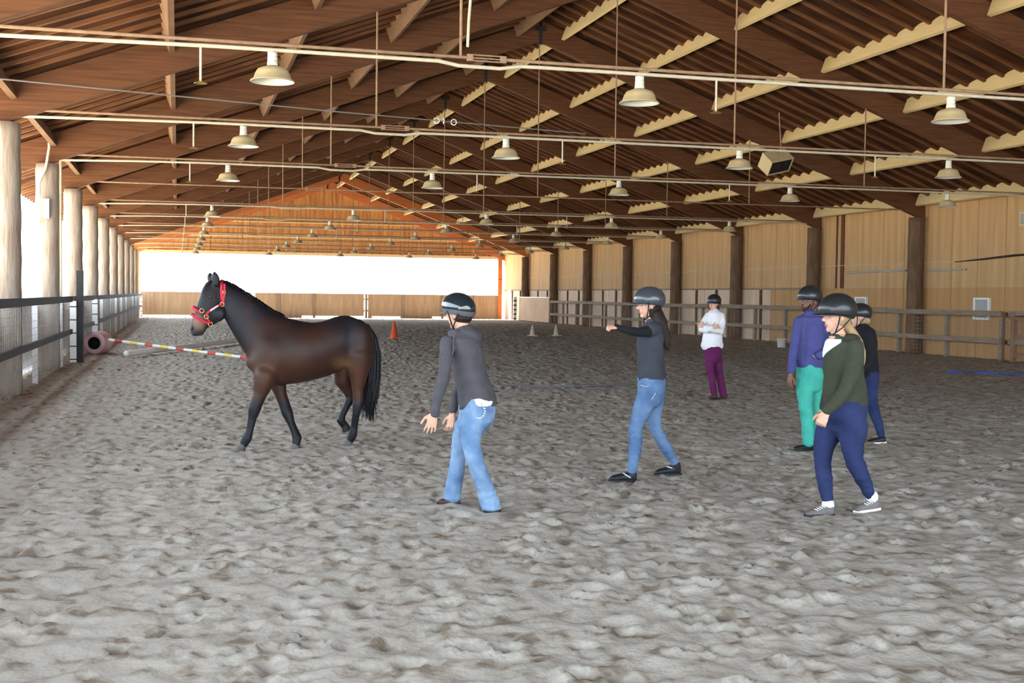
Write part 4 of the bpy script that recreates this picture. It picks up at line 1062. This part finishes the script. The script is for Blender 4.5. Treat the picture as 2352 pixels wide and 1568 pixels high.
# muscle masses
g.ell(hp(690, 740, -.10), SR*.20, DV*.12, upv*.24); g.ell(hp(690, 740, .12), SR*.20, DV*.12, upv*.24)
g.ell(hp(1300, 640, -.10), SR*.20, DV*.15, upv*.26); g.ell(hp(1290, 640, .12), SR*.20, DV*.14, upv*.26)
g.ell(hp(600, 790, -.07), SR*.07, DV*.10, upv*.15); g.ell(hp(600, 790, .08), SR*.07, DV*.10, upv*.15)
g.ell(hp(318, 440, -.045), SR*.075, DV*.045, upv*.085); g.ell(hp(318, 440, .045), SR*.075, DV*.045, upv*.085)
for q in (-1, 1):
    b0 = hp(300 if q < 0 else 272, 208, q*.045); t0 = hp(290 if q < 0 else 258, 138 if q < 0 else 146, q*.06)
    g.loft([(b0-upv*.03, SR*.040, DV*.032), (b0, SR*.042, DV*.034), (b0*.6+t0*.4, SR*.046, DV*.030), (b0*.25+t0*.75, SR*.032, DV*.022), (t0, SR*.010, DV*.010)], 12)
me = remesh(g, .0105, 3)
# carve nostril + eye sockets lightly and colour the coat
n = len(me.vertices); co = np.empty(n*3); me.vertices.foreach_get('co', co); co = co.reshape(-1, 3)
rel = co-np.array(CAM); zc = rel@np.array(FW); uu = 1176+FPX*(rel@np.array(R2))/zc; vv = 784-FPX*(rel@np.array(U2))/zc
zx = (uu-400)*3.135; zy = (vv-580)*3.135
def blob(cx, cy, rx, ry, p=2): return np.exp(-(((zx-cx)/rx)**2+((zy-cy)/ry)**2)**(p/2))
ed = np.empty(len(me.edges)*2, np.int64); me.edges.foreach_get('vertices', ed); ed = ed.reshape(-1, 2)
deg = np.bincount(ed.ravel(), minlength=n).astype(float)
wsm = np.clip((930-zy)/90, 0, 1)*np.clip((zx-360)/60, 0, 1)*.5
base = co.copy()
def relax(it, wv):
    global co
    for _ in range(it):
        acc = np.zeros_like(co)
        for k in range(3):
            acc[:, k] = np.bincount(ed[:, 0], co[ed[:, 1], k], n)+np.bincount(ed[:, 1], co[ed[:, 0], k], n)
        co = co+(acc/deg[:, None]-co)*wv[:, None]
relax(45, wsm); relax(5, np.full(n, .4)*(zy > 240))
me.vertices.foreach_set('co', co.ravel()); me.update()
col = np.tile(np.array([.034, .0135, .0085]), (n, 1)); blk = np.array([.0085, .0085, .0115]); red = np.array([.085, .032, .017]); tan = np.array([.30, .165, .095])
def mixc(wt, c):
    global col
    wt = np.clip(wt, 0, 1)[:, None]; col = col*(1-wt)+c*wt
mixc(.75*blob(660, 850, 120, 170), red); mixc(.55*blob(860, 780, 150, 120), red); mixc(.8*blob(1300, 900, 110, 200), red); mixc(.5*blob(1060, 640, 200, 110), np.array([.055, .022, .015]))
mixc(.9*blob(1215, 800, 60, 50), np.array([.22, .11, .055])); mixc(.45*blob(530, 730, 40, 90), red*1.3)
mixc(.9*np.clip((620-zx)/160, 0, 1)*(zy < 760), blk*1.5)                  # neck and head dark
mixc(.85*np.clip(1-(zy-(440+60*(zx > 850)))/70., 0, 1)*(zx > 560), blk*1.3)   # topline
mixc(.85*blob(1250, 580, 90, 150), blk*1.6)
mixc(.35*blob(780, 640, 130, 140), blk)
legm = np.clip((zy-1040)/70, 0, 1); mixc(legm, blk*1.25)
mixc(.95*np.clip((zy-1000)/60, 0, 1)*(zx > 1180)*(zx < 1285), blk*1.3)
mixc(.95*blob(165, 500, 38, 55, 3), tan); mixc(.8*blob(200, 520, 22, 45), tan*.8); mixc(.9*blob(128, 560, 26, 45), np.array([.05, .045, .05])); mixc(.8*blob(185, 585, 40, 22), np.array([.03, .025, .028]))
mixc(.3*blob(250, 330, 60, 90), np.array([.025, .02, .022]))
at = me.color_attributes.new('coat', 'FLOAT_COLOR', 'POINT'); at.data.foreach_set('color', np.concatenate([col, np.ones((n, 1))], 1).astype(np.float32).ravel())
M['coat'] = mat('horse coat', (.04, .02, .01), .5, var=.16, scale=5, vcol='coat', spec=.28, bump=.08, bscale=60)
bd_ = link('body', me, M['coat'], E, True)
M['horsehair'] = mat('black horse hair', (.012, .011, .014), .5, scale=30, col2=(.007, .007, .009)); M['hoof'] = mat('hoof horn', (.17, .16, .16), .6, scale=10, col2=(.08, .075, .075)); M['hoofd'] = mat('dark hoof', (.03, .028, .03), .6)
M['halter'] = mat('red webbing', (.62, .025, .055), .65, bump=.2, bscale=200); M['halterw'] = mat('pale webbing', (.55, .45, .48), .6)
def hoof(x0, y0, x1, y1, d, rt, rb, m):
    a = hp(x0, y0, d); b = hp(x1, y1, d); ax = (b-a).normalized(); s1_ = ax.cross(DV).normalized(); s2_ = ax.cross(s1_)
    g = G(); L = (b-a).length; g.lathe([(rt*.9, -.01), (rt, 0), (rb, L*.93), (rb*.97, L), (.001, L)], a, 20, (s1_, s2_, ax)); g.build('hoof', M[m], E, smooth=False)
hoof(492, 1385, 468, 1440, -.13, .040, .058, 'hoof'); hoof(874, 1385, 862, 1436, -.07, .040, .058, 'hoof'); hoof(1262, 1345, 1247, 1392, -.03, .040, .056, 'hoof'); hoof(1218, 1225, 1246, 1280, .13, .038, .052, 'hoofd')
# mane, forelock, tail of strands
g = G()
rm = random.Random(3)
crest = [(325, 202), (380, 214), (430, 238), (520, 292), (620, 358), (720, 425), (790, 455)]
def crestp(t):
    t *= len(crest)-1; i = min(int(t), len(crest)-2); f_ = t-i; return (crest[i][0]*(1-f_)+crest[i+1][0]*f_, crest[i][1]*(1-f_)+crest[i+1][1]*f_)
for k in range(150):
    t = .05+.95*rm.random(); x, y = crestp(t); L = rm.uniform(55, 105)*(1-.4*t); dx = rm.uniform(8, 24)
    g.tube([hp(x, y+8, .0), hp(x-2+dx*.3, y-rm.uniform(1, 7), .035), hp(x+dx, y+L*.45, .10+.05*t), hp(x+dx*1.4, y+L, .115+.06*t)], [.008, .011, .009, .003], 5)
for k in range(46):
    t = rm.random(); x, y = crestp(t); g.tube([hp(x-6, y+3, .03), hp(x+8, y-rm.uniform(0, 6), .0), hp(x+rm.uniform(10, 26), y+rm.uniform(8, 26), -.05)], [.006, .009, .003], 5)
g.build('mane', M['horsehair'], E, smooth=True)
g = G()
for k in range(34):
    q = rm.uniform(-.05, .05); g.tube([hp(292, 206, q*.5), hp(262, 204, q*.9), hp(226+rm.uniform(-4, 6), 240, q), hp(204+rm.uniform(-6, 8), 300+rm.uniform(-20, 30), q*1.1)], [.006, .009, .008, .003], 5)
g.build('forelock', M['horsehair'], E, smooth=True)
g = G(); g.tube([hp(1385, 530), hp(1418, 600), hp(1432, 700), hp(1428, 850), hp(1418, 980), hp(1405, 1100)], [.035, .055, .065, .07, .055, .015], 12)
for k in range(150):
    a_ = rm.uniform(0, 2*pi); rr = rm.uniform(.02, .085); o_ = SR*cos(a_)*rr+DV*sin(a_)*rr
    e_ = rm.uniform(1060, 1215); g.tube([hp(1390, 535)+o_*.25, hp(1422, 610)+o_*.6, hp(1434, 740)+o_*.95, hp(1424, 900)+o_*1.1, hp(1410+rm.uniform(-18, 14), 1040)+o_*1.0, hp(1400+rm.uniform(-32, 22), e_)+o_*.8], [.008, .011, .011, .010, .008, .002], 5)
g.build('tail', M['horsehair'], E, smooth=True)
g = G(); g.ell(hp(262, 318, -.083), SR*.017, DV*.010, upv*.012, 8); g.build('eye', M['eyew'], E, smooth=True); g = G(); g.ell(hp(262, 318, .083), SR*.017, DV*.010, upv*.012, 8); g.build('eye', M['eyew'], E, smooth=True)
g = G(); g.ell(hp(130, 545, -.040), SR*.012, DV*.010, upv*.020, 8); g.build('nostril', M['black'], E, smooth=True)
# halter: bands wrap the head sections
ha = empty('halter_fit', (0, 0, 0), None, None) if False else None
def sect(i):                # interpolated head section i (float)
    k = min(int(i), len(headr)-2); f_ = i-k; r0, r1 = headr[k], headr[k+1]; return [r0[j]*(1-f_)+r1[j]*f_ for j in range(5)]
def band(x1, y1, x2, y2, dep, off=.010, wd=.013, t0=0, t1=2*pi, m='halter', name='noseband', par=None):
    a = hp(x1, y1); b = hp(x2, y2); c_ = (a+b)/2; A = (a-b)/2; L = A.length; Au = A.normalized(); tr = Au.cross(DV).normalized()
    n_ = 40; v = []; fs = []
    for k in range(n_+1):
        t = t0+(t1-t0)*k/n_
        for (o_, w_) in ((off, -wd), (off, wd), (off+.004, wd), (off+.004, -wd)):
            v.append(c_+Au*((L+o_)*cos(t))+DV*((dep+o_)*sin(t))+tr*w_)
    for k in range(n_):
        for j in range(4):
            fs.append((4*k+j, 4*k+(j+1) % 4, 4*k+4+(j+1) % 4, 4*k+4+j))
    fs += [(3, 2, 1, 0), (4*n_, 4*n_+1, 4*n_+2, 4*n_+3)]
    g = G(); g.add(v, fs); return g.build(name, M[m], par or E, smooth=False, label='red halter strap')
nb = band(140, 395, 232, 445, .058, .012, name='halter_noseband')
band(128, 446, 262, 512, .054, .010, name='halter_noseband')
band(350, 212, 362, 388, .074, .012, name='halter_crownpiece')
band(352, 385, 345, 440, .082, .006, name='halter_throat_strap')
def strap(pts, m='halter', name='halter_cheek_strap', wd=.012):
    for q in (-1,):
        pass
    P = [hp(x, y, d) for x, y, d in pts]; g = G(); rings = []
    for i, p_ in enumerate(P):
        t = (P[min(i+1, len(P)-1)]-P[max(0, i-1)]).normalized(); w_ = t.cross(DV).normalized(); rings.append((p_, w_*wd, DV*.004))
    g.loft(rings, 8); return g.build(name, M[m], E, smooth=True, label='red halter strap' if m == 'halter' else 'pale label on the cheek strap')
strap([(232, 440, -.075), (270, 410, -.098), (310, 385, -.105), (345, 368, -.095)])
strap([(262, 418, -.102), (290, 399, -.108), (318, 382, -.110)], 'halterw', 'strap_label', .010)
strap([(232, 455, -.068), (245, 485, -.066), (262, 512, -.045)])
strap([(350, 372, -.095), (362, 300, -.085), (362, 225, -.070)])
strap([(232, 440, .075), (270, 410, .098), (310, 385, .105), (345, 368, .095)])
for x, y, d in ((200, 418, -.078), (345, 372, -.102), (232, 462, -.078), (262, 515, -.05), (360, 285, -.092)):
    c_ = hp(x, y, d); g = G(); r_ = .022 if x != 360 else .014
    g.tube([c_+SR*r_*cos(t)+upv*r_*sin(t) for t in np.linspace(0, 2*pi, 15)], .005, 6, caps=False); g.build('halter_ring', M['brass'], E, smooth=True)
settle(E)
